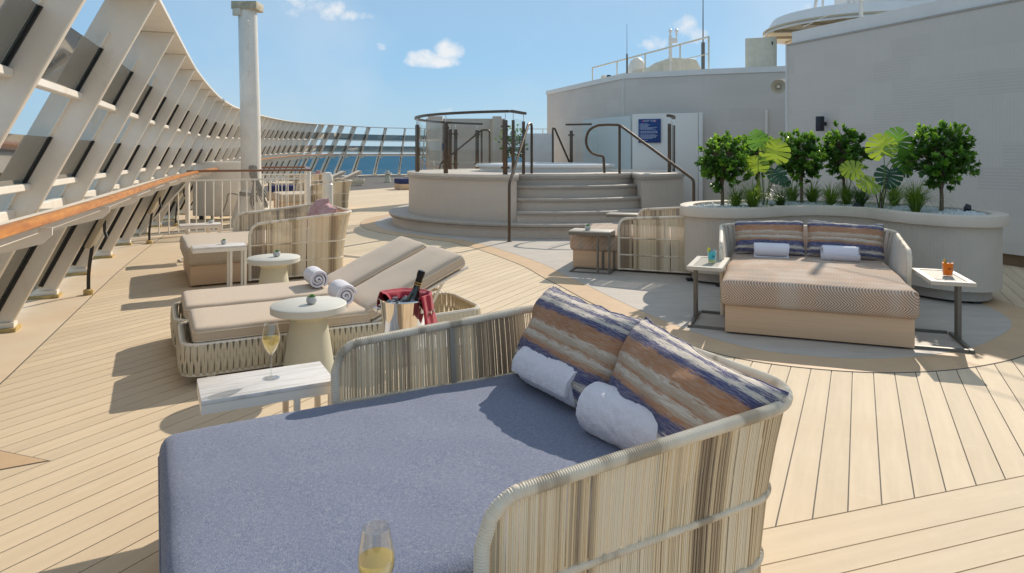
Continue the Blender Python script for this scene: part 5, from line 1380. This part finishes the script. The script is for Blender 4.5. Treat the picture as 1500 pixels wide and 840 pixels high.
# ------------------------------------------------------------------ sun loungers
def lounger(lab, loc, rz, far=False):
    t_ = thing('sun_lounger', lab, 'sun lounger', loc, rz, 'woven sun loungers')
    L_, W_ = 1.98, .65; rc = .10; z0, z1 = .075, .265
    loop = []
    def seg(a_, b_, n):
        for k in range(n): loop.append(Vector(a_).lerp(Vector(b_), k / n))
    hw = W_ / 2
    seg((rc, -hw, 0), (L_ - rc, -hw, 0), 40)
    for k in range(6): a_ = R(-90 + 15 * k); loop.append(Vector((L_ - rc + rc * math.cos(a_), -hw + rc + rc * math.sin(a_), 0)))
    seg((L_, -hw + rc, 0), (L_, hw - rc, 0), 10)
    for k in range(6): a_ = R(15 * k); loop.append(Vector((L_ - rc + rc * math.cos(a_), hw - rc + rc * math.sin(a_), 0)))
    seg((L_ - rc, hw, 0), (rc, hw, 0), 40)
    for k in range(6): a_ = R(90 + 15 * k); loop.append(Vector((rc + rc * math.cos(a_), hw - rc + rc * math.sin(a_), 0)))
    seg((0, hw - rc, 0), (0, -hw + rc, 0), 10)
    for k in range(6): a_ = R(180 + 15 * k); loop.append(Vector((rc + rc * math.cos(a_), -hw + rc + rc * math.sin(a_), 0)))
    n = len(loop); cl = loop + [loop[0]]; LL = arclen(cl); TT = LL[-1]
    import bisect
    def at(s):
        s %= TT; i = max(1, min(n, bisect.bisect(LL, s))); q = cl[i - 1].lerp(cl[i], (s - LL[i - 1]) / (LL[i] - LL[i - 1] + 1e-9)); d = (cl[i] - cl[i - 1]).normalized()
        return q, Vector((d.y, -d.x, 0))
    def ztop(q): return z1 + .02 * max(0, (q.x - 1.2) / .8)
    for z_ in (z0, None):
        P_ = [Vector((q.x, q.y, (z_ if z_ else ztop(q) - .012))) for q in loop]
        MB().tube(P_, .012, 6, closed=True).build('frame_rail', 'white_paint', t_, smooth=True)
    pitch = TT / round(TT / (.036 if not far else .06)); cnt = round(TT / pitch); mb = MB()
    k_ = pitch / .036
    for i in range(cnt):
        s = i * pitch
        for sg_ in (-1, 1):
            P_ = []; Rr = []
            for f, wd_, out_ in ((0, .45, -.020), (.03, .95, -.004), (.10, 1.0, .010), (.3, .80, .014), (.5, .55, .013 + .003 * sg_), (.7, .62, .014 - .004 * sg_), (.92, .85, .010), (1.0, .7, -.006)):
                q, n_ = at(s + sg_ * pitch * .5 * f ** 1.1); zt = ztop(q) + .006; z = zt + (z0 - .012 - zt) * f
                if f == 0: z -= .012
                P_.append(q + n_ * out_ + Vector((0, 0, z))); Rr.append(wd_ * .0165 * k_)
            b = len(mb.v); dirs = []
            for j, q in enumerate(P_):
                qq, n_ = at(s + sg_ * pitch * .3); tg = Vector((-n_.y, n_.x, 0)); r_ = Rr[j]
                for a_ in (0, 60, 120, 180, 240, 300): mb.v.append(tuple(q + tg * math.cos(R(a_)) * r_ + n_ * math.sin(R(a_)) * .006))
            for j in range(len(P_) - 1):
                for k in range(6): mb.f.append((b + j * 6 + k, b + j * 6 + (k + 1) % 6, b + (j + 1) * 6 + (k + 1) % 6, b + (j + 1) * 6 + k))
    o = mb.build('woven_strap_side', 'strap', t_, smooth=70); stuff(o)
    for x in (.16, L_ - .16):
        for y_ in (-hw + .07, hw - .07): MB().box((x, y_, .04), (.05, .05, .075)).build('leg', 'white_paint', t_, bevel=.004)
    for x in (.5, 1.1, 1.5): MB().box((x, 0, z0 + .03), (.04, W_ - .04, .03)).build('cross_bar', 'white_paint', t_)
    MB().box((.62, 0, .215), (1.1, W_ - .07, .02)).build('seat_board', 'strap', t_)
    sc_ = rbox(1.10, W_ - .03, .105, .035, 16, puff=.006, wr=.004, seed=loc[0]); o = sc_.build('seat_cushion', 'lounge_fabric', t_, smooth=70); o.location = (.605, 0, .245)
    a, b = .55, (W_ - .03) / 2; r_ = .035
    def pipe(z, par, hx):
        e = []
        for (cx_, cy_, s0) in ((hx - r_, b - r_, 0), (-hx + r_, b - r_, 90), (-hx + r_, -b + r_, 180), (hx - r_, -b + r_, 270)):
            for k in range(5): e.append((cx_ + r_ * math.cos(R(s0 + k * 22.5)), cy_ + r_ * math.sin(R(s0 + k * 22.5)), z))
        MB().tube(e, .0042, 6, closed=True).build('piping', 'cushion_piping', par, smooth=True)
    pipe(.078, o, a - .004); pipe(.025, o, a - .004)
    th = R(24.5); LB = .80
    bc_ = rbox(LB, W_ - .03, .10, .035, 12, puff=.006, wr=.005, seed=loc[1]); o = bc_.build('back_cushion', 'lounge_fabric', t_, smooth=70)
    o.rotation_euler = (0, -th, 0); o.location = (1.155 + LB / 2 * math.cos(th) - .03 * math.sin(th), 0, .262 + LB / 2 * math.sin(th))
    pipe(.076, o, LB / 2 - .004); pipe(.022, o, LB / 2 - .004)
    bf = MB(); bf.box((0, 0, 0), (LB - .02, W_ - .05, .018)); ob = bf.build('back_board', 'white_paint', t_, bevel=.004)
    ob.rotation_euler = (0, -th, 0); ob.location = (1.155 + LB / 2 * math.cos(th), 0, .25 + LB / 2 * math.sin(th))
    for y_ in (-.22, .22): MB().tube([(1.72, y_, .49), (1.50, y_, .11)], .011, 8).build('back_prop', 'white_paint', t_)
    return t_
LO = Vector((-1.96, 4.0)); ul = Vector((.883, .47)); vl = Vector((-.47, .883))
def lp(x, y): q = LO + ul * x + vl * y; return (q.x, q.y, 0)
l1 = lounger('near woven sun lounger with oatmeal cushions and raised back behind the sage table', lp(0, .325), UA)
l2 = dup(l1, lp(-.02, 1.02), UA, 'farther woven sun lounger of the pair with oatmeal cushions, beside the khaki daybed')
roll('rolled_towel', 'white rolled towel on the near sun lounger', .24, .078, loc2(lp(0, .325), UA, 1.02, -.02, .350), UA + R(90), 'rolled towels', 1, 0, 7)
roll('rolled_towel', 'white rolled towel on the farther sun lounger', .24, .078, loc2(lp(-.02, 1.02), UA, 1.00, -.02, .350), UA + R(90), 'rolled towels', 1, 0, 8)
# distant loungers, tables and ottomans
dup(l1, (-9.0, 28.6, 0), R(28), 'distant sun lounger near the windscreen, left one of the pair'); dup(l1, (-8.5, 29.5, 0), R(28), 'distant sun lounger near the windscreen, right one of the pair')
dup(l1, (-5.2, 32.5, 0), R(35), 'distant sun lounger seen end-on just left of the platform')
def ottoman(lab, loc, rz, top='navy'):
    t_ = thing('ottoman', lab, 'ottoman', loc, rz, 'distant ottomans')
    MB().box((0, 0, .12), (.75, .75, .22)).build('base', 'laminate', t_, bevel=.01); o = rbox(.76, .76, .2, .04, 6, puff=.01).build('cushion', top, t_, smooth=60); o.location = (0, 0, .23); return t_
ottoman('navy topped ottoman just left of the platform', (-4.25, 27.0, 0), .5); ottoman('navy topped ottoman beyond the white fence, left', (-8.3, 20.6, 0), .5); ottoman('navy topped ottoman beyond the white fence, right', (-7.2, 21.1, 0), .5)

# ------------------------------------------------------------------ planter
pl_pts = [(1.87, 7.45), (1.97, 7.17), (2.3, 7.03), (2.68, 7.12), (3.05, 7.33), (3.45, 7.36), (3.72, 7.10), (3.80, 6.62), (4.05, 6.22), (4.42, 6.14), (4.73, 6.40), (4.85, 6.85), (4.80, 7.4), (4.5, 7.95), (4.0, 8.3), (3.2, 8.42), (2.5, 8.3), (2.05, 7.95)]
rim = [(q.x, q.y) for q in spline([(x, y, 0) for x, y in pl_pts], 8, closed=True)]
PO = Vector((3.3, 7.3))
rim = [(x - PO.x, y - PO.y) for x, y in rim]
plt = thing('planter', 'curved stone planter with overhanging rim full of shrubs', 'planter', (PO.x, PO.y, 0))
body = grow(rim, -.05)
# fluted body: fine vertical ribs
def ribbed(poly, pitch, depth):
    P_ = [Vector((x, y, 0)) for x, y in poly] + [Vector((poly[0][0], poly[0][1], 0))]; L__ = arclen(P_); n = int(L__[-1] / (pitch / 4)); out = []
    import bisect
    for k in range(n):
        s = L__[-1] * k / n; i = max(1, min(len(L__) - 1, bisect.bisect(L__, s))); d = (P_[i] - P_[i - 1]).normalized(); q = P_[i - 1].lerp(P_[i], (s - L__[i - 1]) / (L__[i] - L__[i - 1] + 1e-9))
        h_ = depth * (.5 + .5 * math.cos(2 * math.pi * s / pitch)) * (.35 + .65 * max(0, mnoise.noise(Vector((s * 1.3, 0, 0))) + .4))
        out.append((q.x - d.y * h_, q.y + d.x * h_))
    return out
MB().prism(ribbed(body, .028, .005), .13, .728).build('planter_body', 'planter', plt, smooth=40)
MB().prism(grow(rim, -.13), .03, .129).build('plinth', 'nosing', plt, smooth=30)
for i in range(0, len(rim), 12): MB().box((rim[i][0] * .93, rim[i][1] * .85, .0145), (.08, .08, .031)).build('foot', 'black', plt)
inn = grow(rim, -.14); n = len(rim); mb = MB()
mb.add([(x, y, .729) for x, y in rim] + [(x, y, .835) for x, y in rim] + [(x, y, .835) for x, y in inn] + [(x, y, .729) for x, y in inn],
       [(i, (i + 1) % n, n + (i + 1) % n, n + i) for i in range(n)] + [(n + i, n + (i + 1) % n, 2 * n + (i + 1) % n, 2 * n + i) for i in range(n)] + [(2 * n + i, 2 * n + (i + 1) % n, 3 * n + (i + 1) % n, 3 * n + i) for i in range(n)] + [(3 * n + i, 3 * n + (i + 1) % n, (i + 1) % n, i) for i in range(n)])
mb.build('rim', 'planter_rim', plt, smooth=35, bevel=.008)
MB().prism(inn, .735, .775).build('soil', 'soil', plt)
def inpoly(x, y, poly):
    c = False; j = len(poly) - 1
    for i in range(len(poly)):
        xi, yi = poly[i]; xj, yj = poly[j]
        if (yi > y) != (yj > y) and x < (xj - xi) * (y - yi) / (yj - yi + 1e-12) + xi: c = not c
        j = i
    return c
mb = MB(); rnd = random.Random(9); inn2 = grow(rim, -.16); cnt = 0
ico = [(0, 0, 1), (.89, 0, .45), (.28, .85, .45), (-.72, .53, .45), (-.72, -.53, .45), (.28, -.85, .45), (.72, .53, -.45), (-.28, .85, -.45), (-.89, 0, -.45), (-.28, -.85, -.45), (.72, -.53, -.45), (0, 0, -1)]
icf = [(0, 1, 2), (0, 2, 3), (0, 3, 4), (0, 4, 5), (0, 5, 1), (1, 6, 2), (2, 7, 3), (3, 8, 4), (4, 9, 5), (5, 10, 1), (6, 7, 2), (7, 8, 3), (8, 9, 4), (9, 10, 5), (10, 6, 1), (11, 7, 6), (11, 8, 7), (11, 9, 8), (11, 10, 9), (11, 6, 10)]
while cnt < 7000:
    x = rnd.uniform(-1.5, 1.7); y_ = rnd.uniform(-1.3, 1.2)
    if not inpoly(x, y_, inn2): continue
    cnt += 1
    if mnoise.noise(Vector((x * 2.2, y_ * 2.2, 3))) < -.30: continue
    mound = .035 * max(0, mnoise.noise(Vector((x * 1.8, y_ * 1.8, 0))) + .3); s = rnd.uniform(.010, .022)
    if rnd.random() < .02: s *= 1.8
    e = Euler((rnd.random() * 3, rnd.random() * 3, rnd.random() * 3)).to_matrix()
    mb.add([e @ Vector((a_ * s * 1.2, b_ * s, c_ * s * .7)) + Vector((x, y_, .782 + mound + rnd.uniform(-.004, .012))) for a_, b_, c_ in ico], icf)
pb = mb.build('white_pebbles', 'gravel', plt, smooth=50); stuff(pb)

# ------------------------------------------------------------------ planting
def leaf_quad(mb, p, d, up, L_, w_, curl=.15):
    d = d.normalized(); x = d.cross(up); 
    if x.length < 1e-3: x = d.cross(Vector((1, 0, 0)))
    x.normalize(); n_ = x.cross(d)
    pts = [p, p + d * L_ * .35 + x * w_ / 2 + n_ * curl * w_, p + d * L_ * .75 + x * w_ * .42 + n_ * curl * w_ * .6, p + d * L_ - n_ * curl * L_ * .3, p + d * L_ * .75 - x * w_ * .42 + n_ * curl * w_ * .6, p + d * L_ * .35 - x * w_ / 2 + n_ * curl * w_, p + d * L_ * .5 - n_ * curl * w_ * .3]
    mb.add(pts, [(0, 1, 6), (1, 2, 6), (2, 3, 6), (3, 4, 6), (4, 5, 6), (5, 0, 6)])
def shrub(lab, loc, zc, rx, rz_, seed, n_leaf=2600, group='clipped shrubs in the planter', trunk_fork=.5):
    """small standard tree: forked trunk, twigs, leaf rosettes at twig tips"""
    t_ = thing('small_tree', lab, 'small tree', loc, 0, group); rnd = random.Random(seed)
    zc -= loc[2]; H_ = zc
    tr = MB(); tips = []
    fk = H_ * trunk_fork
    tr.tube([(0, 0, -.02), (.006, .0, fk * .5), (0, .0, fk)], [.022, .019, .017], 8)
    mains = []
    for k in range(5):
        a_ = 2 * math.pi * k / 5 + rnd.random(); e_ = Vector((math.cos(a_) * rx * .35, math.sin(a_) * rx * .35, zc + rz_ * rnd.uniform(-.3, .3)))
        P_ = spline([(0, 0, fk * .85), (e_.x * .35, e_.y * .35, (fk + e_.z) * .5), tuple(e_)], 3); tr.tube(P_, [.014 - .009 * i / (len(P_) - 1) for i in range(len(P_))], 6); mains.append(P_)
    nc = max(140, n_leaf // 7)
    fo = MB(); fr_ = MB()
    for k in range(nc):
        # direction roughly uniform, radius biased to the shell, uneven outline
        z_ = rnd.uniform(-1, 1); a_ = rnd.uniform(0, 2 * math.pi); s_ = math.sqrt(1 - z_ * z_); dv = Vector((math.cos(a_) * s_, math.sin(a_) * s_, z_))
        lump = 1 + .34 * mnoise.noise(dv * 1.9 + Vector((seed, 0, 0))) + .26 * mnoise.noise(dv * 5 + Vector((0, seed, 0)))
        rr_ = rnd.uniform(.25, 1) ** .45 * lump
        if mnoise.noise(dv * 3.0 + Vector((0, 0, seed * 2.3))) < -.24 and rr_ > .5: continue
        tip = Vector((dv.x * rx * rr_, dv.y * rx * rr_, zc + dv.z * rz_ * rr_))
        m0 = mains[k % 5][-1 - (k % 2)]
        if k % 2 == 0:
            tr.tube([m0, (m0 + tip) / 2 + Vector((0, 0, .01)), tip], [.004, .003, .0015], 4, cap=False)
        out_ = (tip - Vector((0, 0, zc - rz_ * .3))).normalized(); out_ = (out_ + Vector((0, 0, .45))).normalized()
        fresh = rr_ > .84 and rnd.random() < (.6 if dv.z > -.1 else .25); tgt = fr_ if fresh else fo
        nn_ = rnd.randint(9, 14)
        for j in range(nn_):
            az_ = j * 2.4 + rnd.random() * .6; ti = rnd.uniform(.15, 1.25)
            t1 = out_.cross(Vector((0, 0, 1))); 
            if t1.length < .05: t1 = Vector((1, 0, 0))
            t1.normalize(); t2 = out_.cross(t1)
            d = out_ * math.cos(ti) + (t1 * math.cos(az_) + t2 * math.sin(az_)) * math.sin(ti)
            leaf_quad(tgt, tip - out_ * rnd.uniform(0, .045), d, out_, rnd.uniform(.040, .066), rnd.uniform(.022, .032))
    tr.build('trunk', 'bark', t_, smooth=True)
    cr = fo.build('crown', 'leaf_dark', t_); stuff(cr)
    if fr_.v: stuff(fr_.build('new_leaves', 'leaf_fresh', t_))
    return t_
shrub('leftmost round shrub tree in the planter by its left rim', (2.38, 7.62, .79), 1.33, .295, .29, 3, 2400)
shrub('small shrub mostly hidden behind the light monstera leaves', (2.98, 8.15, .79), 1.42, .24, .27, 8, 1400)
shrub('round shrub tree in the planter right of the pale green monstera', (3.42, 7.95, .79), 1.38, .265, .30, 5, 2300)
shrub('round shrub tree just behind and right of the middle shrub', (4.02, 8.15, .79), 1.43, .30, .33, 6, 2400)
shrub('rightmost and tallest shrub tree in the planter on a forked trunk', (4.50, 7.05, .79), 1.41, .325, .34, 13, 3200, trunk_fork=.42)

def monstera_leaf(parent, p, facing, up, size, mt, seed=0, cup=.12):
    """split leaf: heart outline with deep slots, attached at p, blade facing `facing`, tip pointing along `up`"""
    rnd = random.Random(seed); f = Vector(facing).normalized(); u = Vector(up); u = (u - f * u.dot(f)).normalized(); r_ = u.cross(f)
    mb = MB(); nlobe = 6; S = size
    def outline(t):     # half outline, t 0 (base notch) .. 1 (tip) -> (x across, y along)
        a_ = R(-62 + 152 * t); rr_ = .52 * (1 + .10 * math.cos(2 * a_)); return Vector((rr_ * math.cos(a_) * .98, rr_ * math.sin(a_) + .36 + .10 * t * t))
    def P3(q, s):
        x, y_ = q.x * s, q.y - .12
        h_ = cup * (abs(q.x) ** 1.5) * -1.2 - .18 * cup * (y_ * y_) * 4 + .02 * math.sin(q.y * 14 + seed)
        return p + (r_ * x + u * y_ + f * h_) * S
    for s in (-1, 1):
        t0 = 0.0
        for k in range(nlobe):
            t1 = (k + 1) / nlobe; gap = .013 if k < nlobe - 1 else 0
            root_y0 = .10 + .62 * (k / nlobe); root_y1 = .10 + .62 * ((k + 1) / nlobe)
            ta = k / nlobe + (.013 if k else 0); tb_ = t1 - gap; m_ = 5
            outer_ = [outline(ta + (tb_ - ta) * j / m_) for j in range(m_ + 1)]
            # round the lobe ends
            for j in (0, m_): outer_[j] = outer_[j] * .93 + Vector((0, (root_y0 + root_y1) / 2)) * .07
            ys = [root_y0 + (root_y1 - root_y0) * j / m_ for j in range(m_ + 1)]
            solid = [Vector((.17, 0)) + Vector((0, 1)) * yy * 1.0 for yy in ys]
            mid = []
            for j in range(m_ + 1):
                q = Vector((.0, ys[j])).lerp(outer_[j], .42 if k < nlobe - 1 else .5); mid.append(q)
            rows = [[Vector((0, yy)) for yy in ys], mid, [mid[j].lerp(outer_[j], .55) for j in range(m_ + 1)], outer_]
            cj = (outer_[0] + outer_[-1]) / 2
            for j in (0, m_): rows[2][j] = rows[2][j].lerp((rows[2][0] + rows[2][m_]) / 2, .03)
            b = len(mb.v)
            for row in rows:
                for q in row: mb.v.append(tuple(P3(q, s)))
            for a_ in range(3):
                for j in range(m_):
                    q = (b + a_ * (m_ + 1) + j, b + a_ * (m_ + 1) + j + 1, b + (a_ + 1) * (m_ + 1) + j + 1, b + (a_ + 1) * (m_ + 1) + j); mb.f.append(q if s > 0 else q[::-1])
    return mb.build('leaf', mt, parent, smooth=60)
def monstera(lab, loc, leaves):
    t_ = thing('monstera', lab, 'monstera plant', loc, 0, 'monstera plants'); o = Vector(loc)
    for k, (px, py, D, size, facing, up, mt) in enumerate(leaves):
        p_ = Vector(((px - 750) / 985 * D, D, 1.4 - (py - 226.5) * D / 985)) - o
        u = Vector(up).normalized(); base_ = p_ - u * size * .24
        monstera_leaf(t_, base_, facing, up, size, mt, k + int(px))
        b0 = Vector((.02 * math.cos(k * 2.1), .02 * math.sin(k * 2.1), -.01))
        P_ = spline([b0, (b0.x * 1.5 + base_.x * .35, b0.y * 1.5 + base_.y * .35, base_.z * .6), tuple(base_ - Vector(facing).normalized() * .01)], 5)
        MB().tube(P_, [.0065 - .003 * i / (len(P_) - 1) for i in range(len(P_))], 6).build('leaf_stalk', 'green_stem' if k < 2 else 'stem', t_, smooth=True)
    return t_
toC = (-.35, -1, .25)
monstera('pale green monstera between the two left shrubs', (2.86, 7.62, .79), [
    (1135, 223, 7.50, .31, (-.30, -1, .35), (.30, 0, 1), 'monstera_light'), (1108, 243, 7.46, .25, (-.45, -1, .45), (-.35, 0, 1), 'monstera_light'),
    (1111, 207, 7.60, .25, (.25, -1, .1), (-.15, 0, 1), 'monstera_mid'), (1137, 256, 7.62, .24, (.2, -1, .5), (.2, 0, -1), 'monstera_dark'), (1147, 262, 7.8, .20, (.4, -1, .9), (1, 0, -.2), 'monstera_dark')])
monstera('tall monstera with big split leaves right of the middle of the planter', (3.93, 7.18, .79), [
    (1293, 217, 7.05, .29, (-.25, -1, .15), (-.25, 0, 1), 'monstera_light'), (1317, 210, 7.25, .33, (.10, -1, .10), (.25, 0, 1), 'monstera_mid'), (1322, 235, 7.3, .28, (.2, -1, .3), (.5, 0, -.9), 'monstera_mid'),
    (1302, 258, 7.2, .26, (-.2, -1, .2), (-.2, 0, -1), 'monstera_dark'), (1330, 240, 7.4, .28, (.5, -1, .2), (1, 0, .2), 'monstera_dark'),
    (1252, 246, 7.02, .25, (-.25, -1, .9), (-.9, 0, .35), 'monstera_light'), (1273, 270, 6.98, .24, (.0, -1, .9), (-.8, 0, -.25), 'monstera_light')])
def tuft(lab, loc, n, L_, seed, mt='grass_leaf'):
    t_ = thing('grass_tuft', lab, 'grass plant', loc, 0, 'grass tufts in the planter'); rnd = random.Random(seed); mb = MB()
    for k in range(n):
        a_ = rnd.uniform(0, 6.28); le = rnd.uniform(.15, 1.15); l_ = L_ * rnd.uniform(.7, 1.15); w_ = rnd.uniform(.006, .011); d = Vector((math.cos(a_), math.sin(a_), 0)); sd = Vector((-d.y, d.x, 0))
        b = len(mb.v); m_ = 6; b0 = d * rnd.uniform(0, .03)
        for j in range(m_ + 1):
            u = j / m_; ang = le * (.45 + 1.15 * u * u); q = b0 + d * (l_ * u * math.sin(ang * .8)) + Vector((0, 0, l_ * u * math.cos(ang * .85) * (1 - .15 * u)))
            ww = w_ * (1 - u ** 2.2) + .0006; mb.v += [tuple(q - sd * ww / 2), tuple(q + sd * ww / 2)]
        for j in range(m_): mb.f.append((b + 2 * j, b + 2 * j + 1, b + 2 * j + 3, b + 2 * j + 2))
    o = mb.build('blades', mt, t_); stuff(o); return t_
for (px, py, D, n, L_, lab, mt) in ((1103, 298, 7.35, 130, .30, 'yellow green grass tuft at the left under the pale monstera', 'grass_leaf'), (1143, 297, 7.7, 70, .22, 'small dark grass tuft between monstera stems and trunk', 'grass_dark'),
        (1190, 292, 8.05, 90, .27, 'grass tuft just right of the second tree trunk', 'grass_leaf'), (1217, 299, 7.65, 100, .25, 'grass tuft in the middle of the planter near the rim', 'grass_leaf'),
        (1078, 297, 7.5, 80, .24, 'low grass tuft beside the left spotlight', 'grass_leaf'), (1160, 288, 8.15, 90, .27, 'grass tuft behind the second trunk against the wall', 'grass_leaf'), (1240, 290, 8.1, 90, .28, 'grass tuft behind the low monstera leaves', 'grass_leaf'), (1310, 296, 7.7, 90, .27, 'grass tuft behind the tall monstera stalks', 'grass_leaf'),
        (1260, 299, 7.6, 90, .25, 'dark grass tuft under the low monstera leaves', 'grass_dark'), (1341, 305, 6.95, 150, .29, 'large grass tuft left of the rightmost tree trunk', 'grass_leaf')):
    tuft(lab, ((px - 750) / 985 * D, D, .785), int(n * 1.5), L_ * 1.5, px, mt)
for n_, (x, y_, z, rz, lab) in enumerate(((2.66, 7.42, .80, .5, 'black garden spotlight at the left in the planter'), (4.66, 6.88, .81, -.3, 'black garden spotlight tilted by the rightmost trunk'), (3.75, 7.30, .80, 1.2, 'black garden spotlight at the foot of the tall monstera'))):
    t_ = thing('spotlight', lab, 'spotlight', (x, y_, z), rz, 'garden spotlights')
    MB().box((0, 0, .035), (.05, .085, .06), mtx=Euler((R(35), R(20), 0)).to_matrix()).build('lamp_head', 'black', t_, bevel=.006); MB().tube([(0, 0, -.03), (0, 0, .03)], .008, 6).build('stake', 'black', t_)
    MB().tube(spline([(.02, .03, .02), (.08, .05, .005), (.13, .02, .0)], 4), .004, 5).build('cable', 'black', t_)
shrub('green shrub seen through the balustrade glass beyond the whirlpool', (.0, 18.6, .9), 1.72, .42, .50, 17, 1300, group=None)
pp = thing('plant_pot', 'plain taupe pot under the shrub beyond the whirlpool', 'pot', (.0, 18.6, 0)); MB().lathe([(.25, 0), (.34, .9), (.31, .9), (.30, .86), (0, .86)], 24).build('pot_body', 'tile_back', pp, smooth=40)
